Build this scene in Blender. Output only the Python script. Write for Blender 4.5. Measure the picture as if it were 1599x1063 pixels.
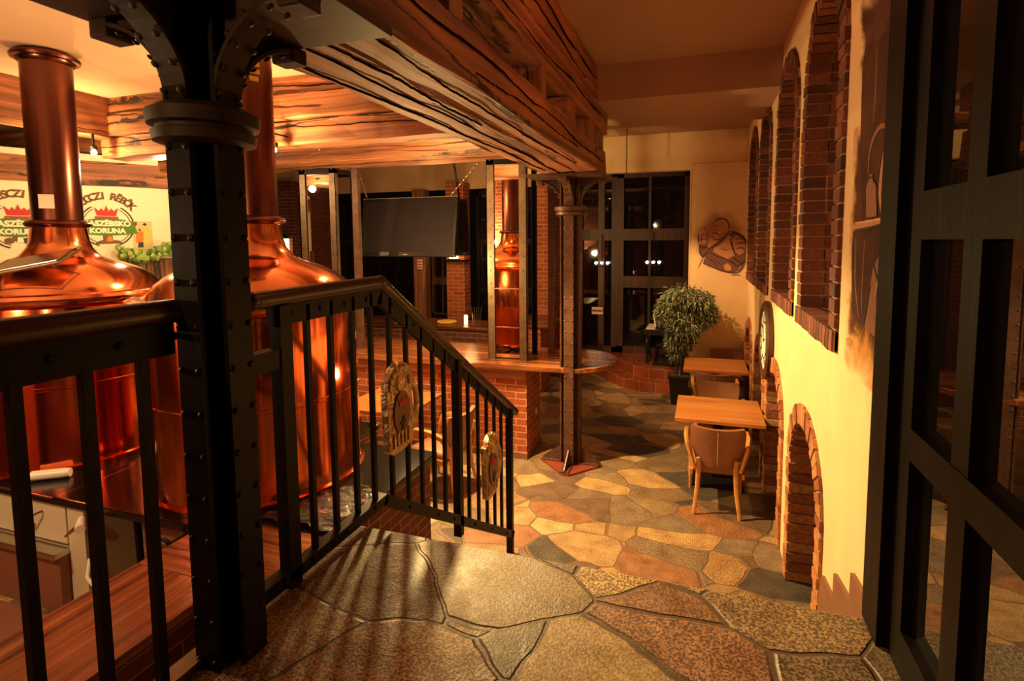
import bpy, bmesh, math, random
from math import sin, cos, pi, radians as R, sqrt, atan2
from mathutils import Vector, Matrix, geometry
random.seed(7)
sc = bpy.context.scene
C = sc.collection
for o in list(bpy.data.objects): bpy.data.objects.remove(o)

# ---------------------------------------------------------------- camera
YAW, PITCH, ROLL = R(-17.65385), R(-4.64675), R(-0.30073)
FPX, CX, CY = 826.997, 831.867, 444.204
fw = Vector((sin(YAW)*cos(PITCH), cos(YAW)*cos(PITCH), sin(PITCH)))
rt = Vector((cos(YAW), -sin(YAW), 0)); up = rt.cross(fw)
r2 = rt*cos(ROLL)+up*sin(ROLL); u2 = up*cos(ROLL)-rt*sin(ROLL)
cam_d = bpy.data.cameras.new('camera'); cam = bpy.data.objects.new('camera', cam_d); C.objects.link(cam)
m = Matrix.Identity(4)
for i in range(3): m[i][0] = r2[i]; m[i][1] = u2[i]; m[i][2] = -fw[i]
m[2][3] = 2.5
cam.matrix_world = m
cam_d.sensor_fit = 'HORIZONTAL'; cam_d.sensor_width = 36; cam_d.lens = FPX*36/1599
cam_d.shift_x = -(CX-799.5)/1599; cam_d.shift_y = (CY-531.5)/1599
cam_d.clip_start = .02; cam_d.clip_end = 100
sc.camera = cam
# ---------------------------------------------------------------- view + world + lights
sc.view_settings.view_transform = 'Standard'; sc.view_settings.look = 'None'
sc.view_settings.gamma = 1; sc.view_settings.use_curve_mapping = False
sc.view_settings.exposure = 0.0
w = bpy.data.worlds.new('night'); sc.world = w; w.use_nodes = True
bg = w.node_tree.nodes['Background']; bg.inputs[0].default_value = (.03, .02, .014, 1); bg.inputs[1].default_value = .08

def lamp(name, loc, power, col, rad=.04, kind='POINT', rot=None, size=None, spot=None, blend=.5):
    d = bpy.data.lights.new(name, kind); d.energy = power; d.color = col
    if kind == 'AREA':
        d.shape = 'RECTANGLE'; d.size, d.size_y = size
    else: d.shadow_soft_size = rad
    if kind == 'SPOT': d.spot_size = R(spot); d.spot_blend = blend
    o = bpy.data.objects.new(name, d); C.objects.link(o); o.location = loc
    if rot is not None:
        o.rotation_euler = Vector(rot).to_track_quat('-Z', 'Y').to_euler()
    return o
WARM = (1, .56, .20); YEL = (1, .66, .24); RED = (1, .27, .10)
lamp('lamp_light_still', (-6.0, 3.75, 3.40), 68, WARM, .03)
lamp('lamp_light_kettle', (-3.72, 3.80, 3.30), 75, WARM, .03)
lamp('lamp_light_beam', (-2.60, 4.85, 3.70), 45, YEL, .05)
lamp('lamp_light_key', (-2.40, 4.50, 3.38), 1150, YEL, .05, 'SPOT', (2.15, -.65, -3.4), spot=86, blend=.35)
lamp('lamp_light_corner', (-1.05, 6.9, 3.2), 300, WARM, .04, 'SPOT', (1.25, 1.7, -2.6), spot=72, blend=.5)
lamp('lamp_light_bar', (-3.9, 7.4, 3.0), 45, WARM, .05)
lamp('lamp_light_landing', (-1.75, -.75, 3.1), 60, WARM, .03)
lamp('lamp_light_table', (-3.0, 5.10, 2.15), 200, YEL, .06)
lamp('lamp_light_logo', (-5.9, 4.6, 3.35), 30, (1, .76, .42), .05)
lamp('fill_light_hall', (-.2, 3.0, 4.05), 12, RED, .3)  # weak reddish fill added for the bounce light on the passage ceiling
lamp('lamp_light_back', (-4.2, 9.2, 2.3), 16, WARM, .05)
lamp('fill_light_cabinet', (-4.3, .9, 2.5), 130, (1, .70, .34), .05)  # unseen fill light added to brighten the cream cabinet
lamp('lamp_light_end', (-.1, 7.7, 3.9), 2.5, RED, .2)
lamp('fill_light_low', (-2.1, 3.4, 1.5), 18, (1, .30, .11), .04)  # added red fill from below, brightens the underside of the main beam

# ---------------------------------------------------------------- node material helpers
class NT:
    def __init__(s, name):
        s.m = bpy.data.materials.new(name); s.m.use_nodes = True
        s.t = s.m.node_tree; s.b = s.t.nodes['Principled BSDF']
    def n(s, typ, **kw):
        x = s.t.nodes.new(typ)
        for k, v in kw.items():
            if hasattr(x, k): setattr(x, k, v)
        return x
    def l(s, a, b): s.t.links.new(a, b)
    def inp(s, node, **kw):
        for k, v in kw.items():
            node.inputs[k.replace('_', ' ')].default_value = v
    def coord(s, scale=(1, 1, 1), out='Object', rot=(0, 0, 0)):
        tc = s.n('ShaderNodeTexCoord'); mp = s.n('ShaderNodeMapping')
        mp.inputs['Scale'].default_value = scale; mp.inputs['Rotation'].default_value = rot
        s.l(tc.outputs[out], mp.inputs[0]); return mp.outputs[0]
    def noise(s, vec, scale, detail=4, rough=.55, dist=0):
        x = s.n('ShaderNodeTexNoise'); x.inputs['Scale'].default_value = scale
        x.inputs['Detail'].default_value = detail; x.inputs['Roughness'].default_value = rough
        x.inputs['Distortion'].default_value = dist
        s.l(vec, x.inputs['Vector']); return x
    def ramp(s, fac, stops, interp='LINEAR'):
        x = s.n('ShaderNodeValToRGB'); x.color_ramp.interpolation = interp
        e = x.color_ramp.elements
        while len(e) < len(stops): e.new(.5)
        for i, (p, c) in enumerate(stops):
            e[i].position = p; e[i].color = (*c, 1) if len(c) == 3 else c
        s.l(fac, x.inputs[0]); return x.outputs[0]
    def mix(s, fac, a, b, mode='MIX'):
        x = s.n('ShaderNodeMix'); x.data_type = 'RGBA'; x.blend_type = mode
        for sock, v in ((x.inputs[0], fac), (x.inputs[6], a), (x.inputs[7], b)):
            if hasattr(v, 'links') or isinstance(v, bpy.types.NodeSocket): s.l(v, sock)
            elif isinstance(v, (int, float)): sock.default_value = v
            else: sock.default_value = (*v, 1)
        return x.outputs[2]
    def math(s, op, a, b=None, c=None):
        x = s.n('ShaderNodeMath'); x.operation = op
        for i, v in enumerate((a, b, c)):
            if v is None: continue
            if isinstance(v, bpy.types.NodeSocket): s.l(v, x.inputs[i])
            else: x.inputs[i].default_value = v
        return x.outputs[0]
    def bump(s, h, strength=.3, dist=.01):
        x = s.n('ShaderNodeBump'); x.inputs['Strength'].default_value = strength; x.inputs['Distance'].default_value = dist
        s.l(h, x.inputs['Height']); s.l(x.outputs[0], s.b.inputs['Normal']); return x
    def col(s, c):
        if isinstance(c, bpy.types.NodeSocket): s.l(c, s.b.inputs['Base Color'])
        else: s.b.inputs['Base Color'].default_value = (*c, 1)
    def set(s, rough=None, metal=None, spec=None, emit=None, es=0, trans=None, coat=None):
        if rough is not None:
            if isinstance(rough, bpy.types.NodeSocket): s.l(rough, s.b.inputs['Roughness'])
            else: s.b.inputs['Roughness'].default_value = rough
        if metal is not None: s.b.inputs['Metallic'].default_value = metal
        if spec is not None: s.b.inputs['Specular IOR Level'].default_value = spec
        if emit is not None:
            s.b.inputs['Emission Color'].default_value = (*emit, 1); s.b.inputs['Emission Strength'].default_value = es
        if trans is not None: s.b.inputs['Transmission Weight'].default_value = trans
        if coat is not None: s.b.inputs['Coat Weight'].default_value = coat; s.b.inputs['Coat Roughness'].default_value = .12
        return s

def plain(name, c, rough=.5, metal=0, var=.0, nscale=20, **kw):
    x = NT(name)
    if var:
        nz = x.noise(x.coord(), nscale, 5)
        x.col(x.ramp(nz.outputs[0], [(.25, tuple(v*(1-var) for v in c)), (.75, tuple(min(1, v*(1+var)) for v in c))]))
        x.bump(nz.outputs[0], .12, .004)
    else: x.col(c)
    x.set(rough=rough, metal=metal, **kw)
    return x.m

def wood(name, dark, mid, light, scale=1.0, rough=.6, spec=None, cracks=True, bump=.5, grain=9, coat=None, axis=0):
    x = NT(name)
    sv = [3.2*grain, 3.2*grain, 3.2*grain]; sv[axis] = .8
    n1 = x.noise(x.coord(tuple(a*scale for a in sv)), .5, 7, .65, .5)
    sv2 = [3.0, 3.0, 3.0]; sv2[axis] = .9
    n2 = x.noise(x.coord(tuple(a*scale for a in sv2)), 1.1, 5, .6, .4)
    c1 = x.ramp(n1.outputs[0], [(.36, dark), (.52, mid), (.66, light)])
    c = x.mix(1, c1, x.ramp(n2.outputs[0], [(.30, (.50, .46, .44)), (.5, (.9, .9, .9)), (.7, (1.2, 1.15, 1.1))]), 'MULTIPLY')
    h = n1.outputs[0]
    if cracks:
        sv3 = [3.6, 3.6, 3.6]; sv3[axis] = .22
        n3 = x.noise(x.coord(tuple(a*scale for a in sv3)), .8, 3, .5, .25)
        wig = x.noise(x.coord(tuple(4*scale for a in sv3)), 2.0, 4, .6)
        d = x.math('ABSOLUTE', x.math('SUBTRACT', x.math('ADD', n3.outputs[0], x.math('MULTIPLY', wig.outputs[0], .05)), .545))
        gate = x.ramp(n2.outputs[0], [(.40, (0, 0, 0)), (.48, (1, 1, 1))])
        cr = x.ramp(d, [(0.0, (0, 0, 0)), (.005, (0, 0, 0)), (.012, (1, 1, 1))])
        cr = x.mix(gate, (1, 1, 1), cr)
        c = x.mix(cr, tuple(a*.10 for a in dark), c)
        h = x.math('MULTIPLY', n1.outputs[0], cr)
    x.col(c); x.bump(h, bump, .02); x.set(rough=rough, coat=coat, spec=spec)
    return x.m

def boxvec(x):
    """vector whose XY runs along the face: (y,z) on faces to +-x, (x,z) on faces to +-y, (x,y) on tops"""
    tc = x.n('ShaderNodeTexCoord'); s1 = x.n('ShaderNodeSeparateXYZ'); s2 = x.n('ShaderNodeSeparateXYZ')
    x.l(tc.outputs['Object'], s1.inputs[0]); x.l(tc.outputs['Normal'], s2.inputs[0])
    ax = x.math('GREATER_THAN', x.math('ABSOLUTE', s2.outputs[0]), .6)
    az = x.math('GREATER_THAN', x.math('ABSOLUTE', s2.outputs[2]), .7)
    u = x.math('ADD', x.math('MULTIPLY', s1.outputs[1], ax), x.math('MULTIPLY', s1.outputs[0], x.math('SUBTRACT', 1.0, ax)))
    v = x.math('ADD', x.math('MULTIPLY', s1.outputs[1], az), x.math('MULTIPLY', s1.outputs[2], x.math('SUBTRACT', 1.0, az)))
    cb = x.n('ShaderNodeCombineXYZ'); x.l(u, cb.inputs[0]); x.l(v, cb.inputs[1]); return cb.outputs[0]

def brick(name, c1, c2, mortar, w=.25, h=.078, ms=.012, rough=.75, spec=.3):
    x = NT(name); v = boxvec(x)
    b = x.n('ShaderNodeTexBrick'); x.l(v, b.inputs['Vector'])
    b.inputs['Color1'].default_value = (*c1, 1); b.inputs['Color2'].default_value = (*c2, 1); b.inputs['Mortar'].default_value = (*mortar, 1)
    b.inputs['Scale'].default_value = 1; b.inputs['Mortar Size'].default_value = ms/2; b.inputs['Mortar Smooth'].default_value = .25
    b.inputs['Brick Width'].default_value = w; b.inputs['Row Height'].default_value = h; b.inputs['Bias'].default_value = 0
    nz = x.noise(x.coord(), 38, 6, .65)
    c = x.mix(.45, b.outputs[0], x.mix(1, b.outputs[0], x.ramp(nz.outputs[0], [(.3, (.25, .25, .25)), (.7, (1, 1, 1))]), 'MULTIPLY'))
    x.col(c)
    h_ = x.math('ADD', x.math('MULTIPLY', b.outputs[1], -1.0), x.math('MULTIPLY', nz.outputs[0], .35))
    x.bump(h_, .7, .008); x.set(rough=rough, spec=spec); return x.m

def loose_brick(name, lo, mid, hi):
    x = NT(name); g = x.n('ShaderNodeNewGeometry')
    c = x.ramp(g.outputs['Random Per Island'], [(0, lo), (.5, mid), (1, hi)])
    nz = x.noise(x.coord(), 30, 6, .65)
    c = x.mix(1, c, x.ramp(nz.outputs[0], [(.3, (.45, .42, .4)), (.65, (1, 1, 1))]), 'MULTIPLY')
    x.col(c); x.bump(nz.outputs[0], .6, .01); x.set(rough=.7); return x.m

def flagstone(name, scale, palette, mortar, rough=.38, speck=1.0, seed=0):
    x = NT(name)
    tc = x.coord(); wz = x.noise(tc, 1.6, 3, .5)
    wn = x.mix(.10, tc, wz.outputs[1], 'LINEAR_LIGHT')
    mp = x.n('ShaderNodeMapping'); x.l(wn, mp.inputs[0]); mp.inputs['Location'].default_value = (seed, seed*.7, 0)
    mp.inputs['Scale'].default_value = (1, 1.35, .0)
    v1 = x.n('ShaderNodeTexVoronoi'); v1.feature = 'F1'; v1.inputs['Scale'].default_value = scale; x.l(mp.outputs[0], v1.inputs['Vector'])
    v2 = x.n('ShaderNodeTexVoronoi'); v2.feature = 'DISTANCE_TO_EDGE'; v2.inputs['Scale'].default_value = scale; x.l(mp.outputs[0], v2.inputs['Vector'])
    sp = x.n('ShaderNodeSeparateColor'); x.l(v1.outputs['Color'], sp.inputs[0])
    n = len(palette)
    c = x.ramp(sp.outputs[0], [(i/n, p) for i, p in enumerate(palette)], 'CONSTANT')
    fine = x.noise(tc, 105, 2, .7); med = x.noise(tc, 7, 6, .65)
    sp_c = x.ramp(fine.outputs[0], [(.42, (.22, .18, .15)), (.5, (.8, .75, .68)), (.57, (1.9, 1.75, 1.5))])
    grain = x.mix(x.ramp(sp.outputs[1], [(0, (1,)*3), (.45, (.35,)*3), (1, (.9,)*3)]), (1, 1, 1), sp_c)
    c = x.mix(1, c, grain, 'MULTIPLY')
    c = x.mix(1, c, x.ramp(med.outputs[0], [(.3, (.62, .55, .5)), (.7, (1.15, 1.1, 1.0))]), 'MULTIPLY')
    e = x.ramp(v2.outputs[0], [(.0, (0, 0, 0)), (.005*scale, (0, 0, 0)), (.009*scale, (1, 1, 1))])
    c = x.mix(e, mortar, c)
    x.col(c)
    hh = x.math('ADD', x.math('MULTIPLY', e, .45), x.math('ADD', x.math('MULTIPLY', med.outputs[0], .35), x.math('MULTIPLY', fine.outputs[0], .12)))
    x.bump(hh, .75, .02); x.set(rough=x.ramp(med.outputs[0], [(.3, (rough,)*3), (.7, (rough+.25,)*3)]), spec=.5)
    return x.m

def plaster(name, c, var=.06, rough=.85, sc_=2.5):
    x = NT(name); t = x.coord(); a = x.noise(t, sc_, 5, .6); b = x.noise(t, 60, 3, .6)
    x.col(x.ramp(a.outputs[0], [(.3, tuple(v*(1-var) for v in c)), (.7, tuple(min(1, v*(1+var)) for v in c))]))
    x.bump(x.math('ADD', a.outputs[0], x.math('MULTIPLY', b.outputs[0], .15)), .15, .01); x.set(rough=rough, spec=.25); return x.m

M = {}
M['beam'] = wood('old_timber', (.14, .048, .022), (.33, .120, .052), (.48, .19, .085), rough=.62)
M['beam_y'] = wood('old_timber_long', (.14, .048, .022), (.33, .120, .052), (.48, .19, .085), rough=.62, axis=1)
M['crackdark'] = plain('crack_shadow_wood', (.018, .007, .004), .9, spec=.0)
M['post'] = wood('old_timber_upright', (.10, .035, .014), (.28, .11, .045), (.42, .18, .08), rough=.6, axis=2)
M['capwood'] = wood('polished_cap_wood', (.06, .018, .008), (.20, .065, .03), (.30, .11, .05), rough=.22, cracks=False, bump=.35, grain=14, axis=1)
M['capwood_x'] = wood('polished_cap_wood_across', (.06, .018, .008), (.20, .065, .03), (.30, .11, .05), rough=.22, cracks=False, bump=.35, grain=14)
M['barwood'] = wood('polished_bar_wood', (.10, .03, .012), (.30, .10, .04), (.42, .17, .07), rough=.16, cracks=False, bump=.15, grain=10)
M['oak'] = wood('bentwood_oak', (.40, .17, .05), (.58, .27, .09), (.70, .36, .13), rough=.38, cracks=False, bump=.1, axis=2)
def strips(name, axis, cols, w_=.045, L=.9):
    x = NT(name); v = x.coord(rot=(0, 0, 0 if axis == 0 else pi/2))
    b = x.n('ShaderNodeTexBrick'); x.l(v, b.inputs['Vector'])
    b.inputs['Color1'].default_value = (*cols[0], 1); b.inputs['Color2'].default_value = (*cols[1], 1); b.inputs['Mortar'].default_value = (*cols[2], 1)
    b.inputs['Scale'].default_value = 1; b.inputs['Mortar Size'].default_value = .0006; b.inputs['Brick Width'].default_value = L; b.inputs['Row Height'].default_value = w_
    sv = (1.2, 40, 40) if axis == 0 else (40, 1.2, 40)
    nz = x.noise(x.coord(sv), 1.4, 5, .6)
    x.col(x.mix(.75, b.outputs[0], x.mix(1, b.outputs[0], x.ramp(nz.outputs[0], [(.3, (.5, .42, .36)), (.65, (1.05, 1.05, 1.05))]), 'MULTIPLY')))
    x.set(rough=.3); x.bump(nz.outputs[0], .05, .005); return x.m
M['table'] = strips('strip_table_wood', 0, ((.62, .25, .07), (.48, .17, .05), (.2, .07, .02)))
M['brick'] = brick('orange_brick', (.52, .13, .05), (.34, .075, .03), (.62, .40, .25))
M['brick_dark'] = brick('dark_brick', (.20, .055, .035), (.13, .035, .025), (.36, .2, .14))
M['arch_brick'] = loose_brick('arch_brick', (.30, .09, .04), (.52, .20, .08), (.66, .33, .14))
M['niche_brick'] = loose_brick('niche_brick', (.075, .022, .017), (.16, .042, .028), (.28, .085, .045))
M['mortar'] = plain('mortar', (.36, .24, .16), .95, var=.15)
M['floor'] = flagstone('lower_flagstones', 2.3, [(.36, .25, .15), (.20, .145, .10), (.44, .33, .21), (.27, .14, .085), (.075, .066, .064), (.31, .21, .125), (.20, .16, .13), (.40, .28, .16), (.15, .10, .08), (.25, .19, .13)], (.17, .10, .06))
M['landing'] = flagstone('landing_flagstones', 2.0, [(.25, .185, .13), (.42, .32, .18), (.16, .125, .10), (.27, .15, .10), (.18, .15, .12), (.30, .21, .13), (.13, .11, .10)], (.10, .06, .04), seed=3.3)
M['wall'] = plaster('cream_wall', (.74, .54, .32))
M['logowall'] = plaster('pale_wall', (.82, .76, .58), .04)
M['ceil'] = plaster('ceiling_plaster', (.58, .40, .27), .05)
M['ceil_shaded'] = plaster('shaded_ceiling_plaster', (.40, .25, .18), .05)  # same plaster as ceil, darkened for the weaker light over the passage
M['iron'] = plain('black_iron', (.006, .004, .0035), .45, 0, var=.35, nscale=30, spec=.16)
M['darkiron'] = plain('dusty_black_iron', (.035, .020, .014), .55, 0, var=.5, nscale=16, spec=.2)
M['steel'] = plain('worn_steel', (.16, .11, .075), .42, .7, var=.3, nscale=14)
M['colsteel'] = plain('brown_painted_steel', (.10, .050, .034), .42, .3, var=.4, nscale=12)
M['rail'] = wood('dark_handrail', (.02, .008, .005), (.045, .018, .011), (.075, .03, .018), rough=.3, cracks=False, axis=1, bump=.1)
x = NT('copper'); nz = x.noise(x.coord((1, 1, .12)), 9, 4, .6)
x.col(x.ramp(nz.outputs[0], [(.3, (.80, .27, .13)), (.7, (.93, .40, .21))])); x.set(rough=x.ramp(nz.outputs[0], [(.3, (.10,)*3), (.7, (.19,)*3)]), metal=1); M['copper'] = x.m
M['copper_body'] = plain('red_copper', (.78, .20, .09), .13, 1)
M['copper_pipe'] = plain('brown_copper', (.19, .075, .058), .25, 1)
M['blacktop'] = plain('black_granite', (.006, .005, .005), .14, var=.6, nscale=90, spec=.35)
x = NT('foil_black'); nz = x.noise(x.coord((1, 2.5, 1)), 5, 6, .6, 1.2); x.col((.005, .004, .005)); x.bump(nz.outputs[0], 1.0, .04); x.set(rough=.14, spec=.45); M['foil'] = x.m
M['leather'] = plain('brown_leather', (.25, .105, .055), .42, var=.15, nscale=8)
M['seam'] = plain('pale_seam', (.5, .3, .18), .6)
M['terracotta'] = brick('terracotta_tile', (.36, .085, .035), (.26, .06, .028), (.46, .25, .15), w=.27, h=.17, ms=.012, rough=.3, spec=.5)
M['terra_top'] = brick('terracotta_paving', (.30, .07, .03), (.22, .05, .024), (.40, .2, .12), w=.27, h=.27, ms=.012, rough=.25, spec=.5)
M['black'] = plain('black_plastic', (.010, .009, .010), .25)
M['screen'] = plain('tv_glass', (.016, .011, .014), .55, spec=.10)
M['grey'] = plain('grey_plastic', (.18, .17, .17), .35)
M['mirror'] = plain('mirror_glass', (.93, .86, .74), .015, 1)
M['darkglass'] = plain('night_glass', (.006, .005, .006), .03, spec=.6)
M['doorglass'] = plain('door_glass', (.010, .008, .008), .015, spec=.5); M['doorglass'].node_tree.nodes['Principled BSDF'].inputs['IOR'].default_value = 2.6
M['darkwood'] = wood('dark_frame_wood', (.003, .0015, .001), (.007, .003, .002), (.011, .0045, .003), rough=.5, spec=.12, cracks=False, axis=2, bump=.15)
M['framewood'] = wood('brown_frame_wood', (.03, .009, .005), (.075, .024, .012), (.11, .038, .02), rough=.5, cracks=False, axis=2, bump=.2)
M['cream'] = plain('cream_enamel', (.62, .56, .42), .35)
M['stain'] = plain('stainless', (.62, .58, .52), .25, 1)
M['panel'] = plain('brown_panel', (.25, .10, .06), .45, var=.1)
M['white'] = plain('white_plastic', (.75, .72, .66), .35)
M['blue'] = plain('blue_plastic', (.02, .05, .5), .4)
M['redp'] = plain('red_plastic', (.5, .03, .02), .4)
M['pot'] = plain('black_pot', (.012, .010, .010), .4)
M['soil'] = plain('soil', (.05, .03, .02), .95, var=.4)
M['bark'] = plain('bark', (.22, .11, .07), .8, var=.4)
x = NT('leaf'); g = x.n('ShaderNodeNewGeometry'); x.col(x.ramp(g.outputs['Random Per Island'], [(0, (.03, .06, .03)), (.6, (.13, .17, .09)), (1, (.50, .50, .36))])); x.set(rough=.4); M['leaf'] = x.m
x = NT('hop'); g = x.n('ShaderNodeNewGeometry'); x.col(x.ramp(g.outputs['Random Per Island'], [(0, (.05, .12, .02)), (.6, (.22, .36, .07)), (1, (.45, .55, .15))])); x.set(rough=.7); M['hop'] = x.m
M['skirt'] = plain('brown_skirting', (.20, .085, .05), .5, var=.15, nscale=12)
x = NT('cast_bronze'); nz = x.noise(x.coord(), 22, 5, .6, 1.0); x.col(x.ramp(nz.outputs[0], [(.3, (.30, .15, .06)), (.7, (.75, .58, .36))])); x.bump(nz.outputs[0], .9, .02); x.set(rough=.28, metal=.85); M['bronze'] = x.m
M['badge'] = plain('badge_brown', (.17, .09, .06), .4, .3)
def glow(name, c, s): 
    x = NT(name); x.col((0, 0, 0)); x.set(emit=c, es=s); return x.m
M['bulb'] = glow('lamp_bulb', (1, .72, .38), 60); M['shadeglow'] = glow('lamp_shade_glow', (1, .55, .2), 4.5)
M['bulb_reflection'] = glow('white_bulb_reflection', (1, .8, .55), 9)  # glow standing in for bulbs mirrored in the far glass
def paint(name, c, rough=.7): return plain(name, c, rough, var=.12, nscale=25)
M['p_green'] = paint('green_paint', (.07, .20, .02)); M['p_red'] = paint('red_paint', (.45, .03, .03)); M['p_white'] = paint('white_paint', (.85, .82, .7))
M['p_paper'] = paint('poster_paper', (.62, .5, .28)); M['p_dark'] = paint('dark_paint', (.03, .025, .02)); M['p_brown'] = paint('brown_paint', (.16, .08, .03)); M['p_yellow'] = paint('yellow_paint', (.75, .5, .1)); M['p_orange'] = paint('orange_paint', (.6, .2, .03))
def washpaint(name, c1, c2, sc_=6, lo=.35, hi=.55, edge=None):
    """paint that fades out in a ragged way towards the outline (mask from generated coordinates)"""
    x = NT(name); t = x.coord(); nz = x.noise(t, sc_, 6, .65, .8)
    x.col(x.ramp(nz.outputs[0], [(.3, c1), (.7, c2)])); x.set(rough=.8, spec=.2)
    tc = x.n('ShaderNodeTexCoord'); sp = x.n('ShaderNodeSeparateXYZ'); x.l(tc.outputs['UV'], sp.inputs[0])
    du = x.math('ABSOLUTE', x.math('SUBTRACT', sp.outputs[0], .5)); dv = x.math('ABSOLUTE', x.math('SUBTRACT', sp.outputs[1], .5))
    dd = x.math('MAXIMUM', du, dv)
    if edge == 'round': dd = x.math('SQRT', x.math('ADD', x.math('MULTIPLY', du, du), x.math('MULTIPLY', dv, dv)))
    f = x.math('ADD', dd, x.math('MULTIPLY', x.math('SUBTRACT', nz.outputs[0], .5), .38))
    a = x.ramp(f, [(lo, (1, 1, 1)), (hi, (0, 0, 0))])
    x.l(a, x.b.inputs['Alpha']); return x.m
M['m_umber'] = washpaint('umber_wash', (.05, .018, .012), (.17, .06, .035), 3, .40, .47)
M['m_ochre'] = washpaint('ochre_wash', (.55, .22, .06), (.75, .42, .14), 4, .34, .50)
M['m_flesh'] = washpaint('sienna_wash', (.30, .10, .05), (.48, .19, .09), 5, .42, .50, 'round')
M['m_rose'] = washpaint('rose_wash', (.36, .15, .10), (.58, .34, .20), 3, .20, .50, 'round'); M['m_robe'] = paint('robe_paint', (.15, .055, .05)); M['m_flesh2'] = paint('face_paint', (.42, .20, .12))
M['m_dark'] = washpaint('dark_umber', (.035, .014, .010), (.10, .038, .024), 3, 1.4, 1.5); M['m_bright'] = paint('highlight_paint', (.62, .38, .24)); M['m_ink'] = paint('umber_ink', (.035, .015, .012)); M['m_mid'] = paint('sienna_paint', (.26, .10, .06)); M['m_light'] = paint('light_sienna_paint', (.48, .22, .12))

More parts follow.
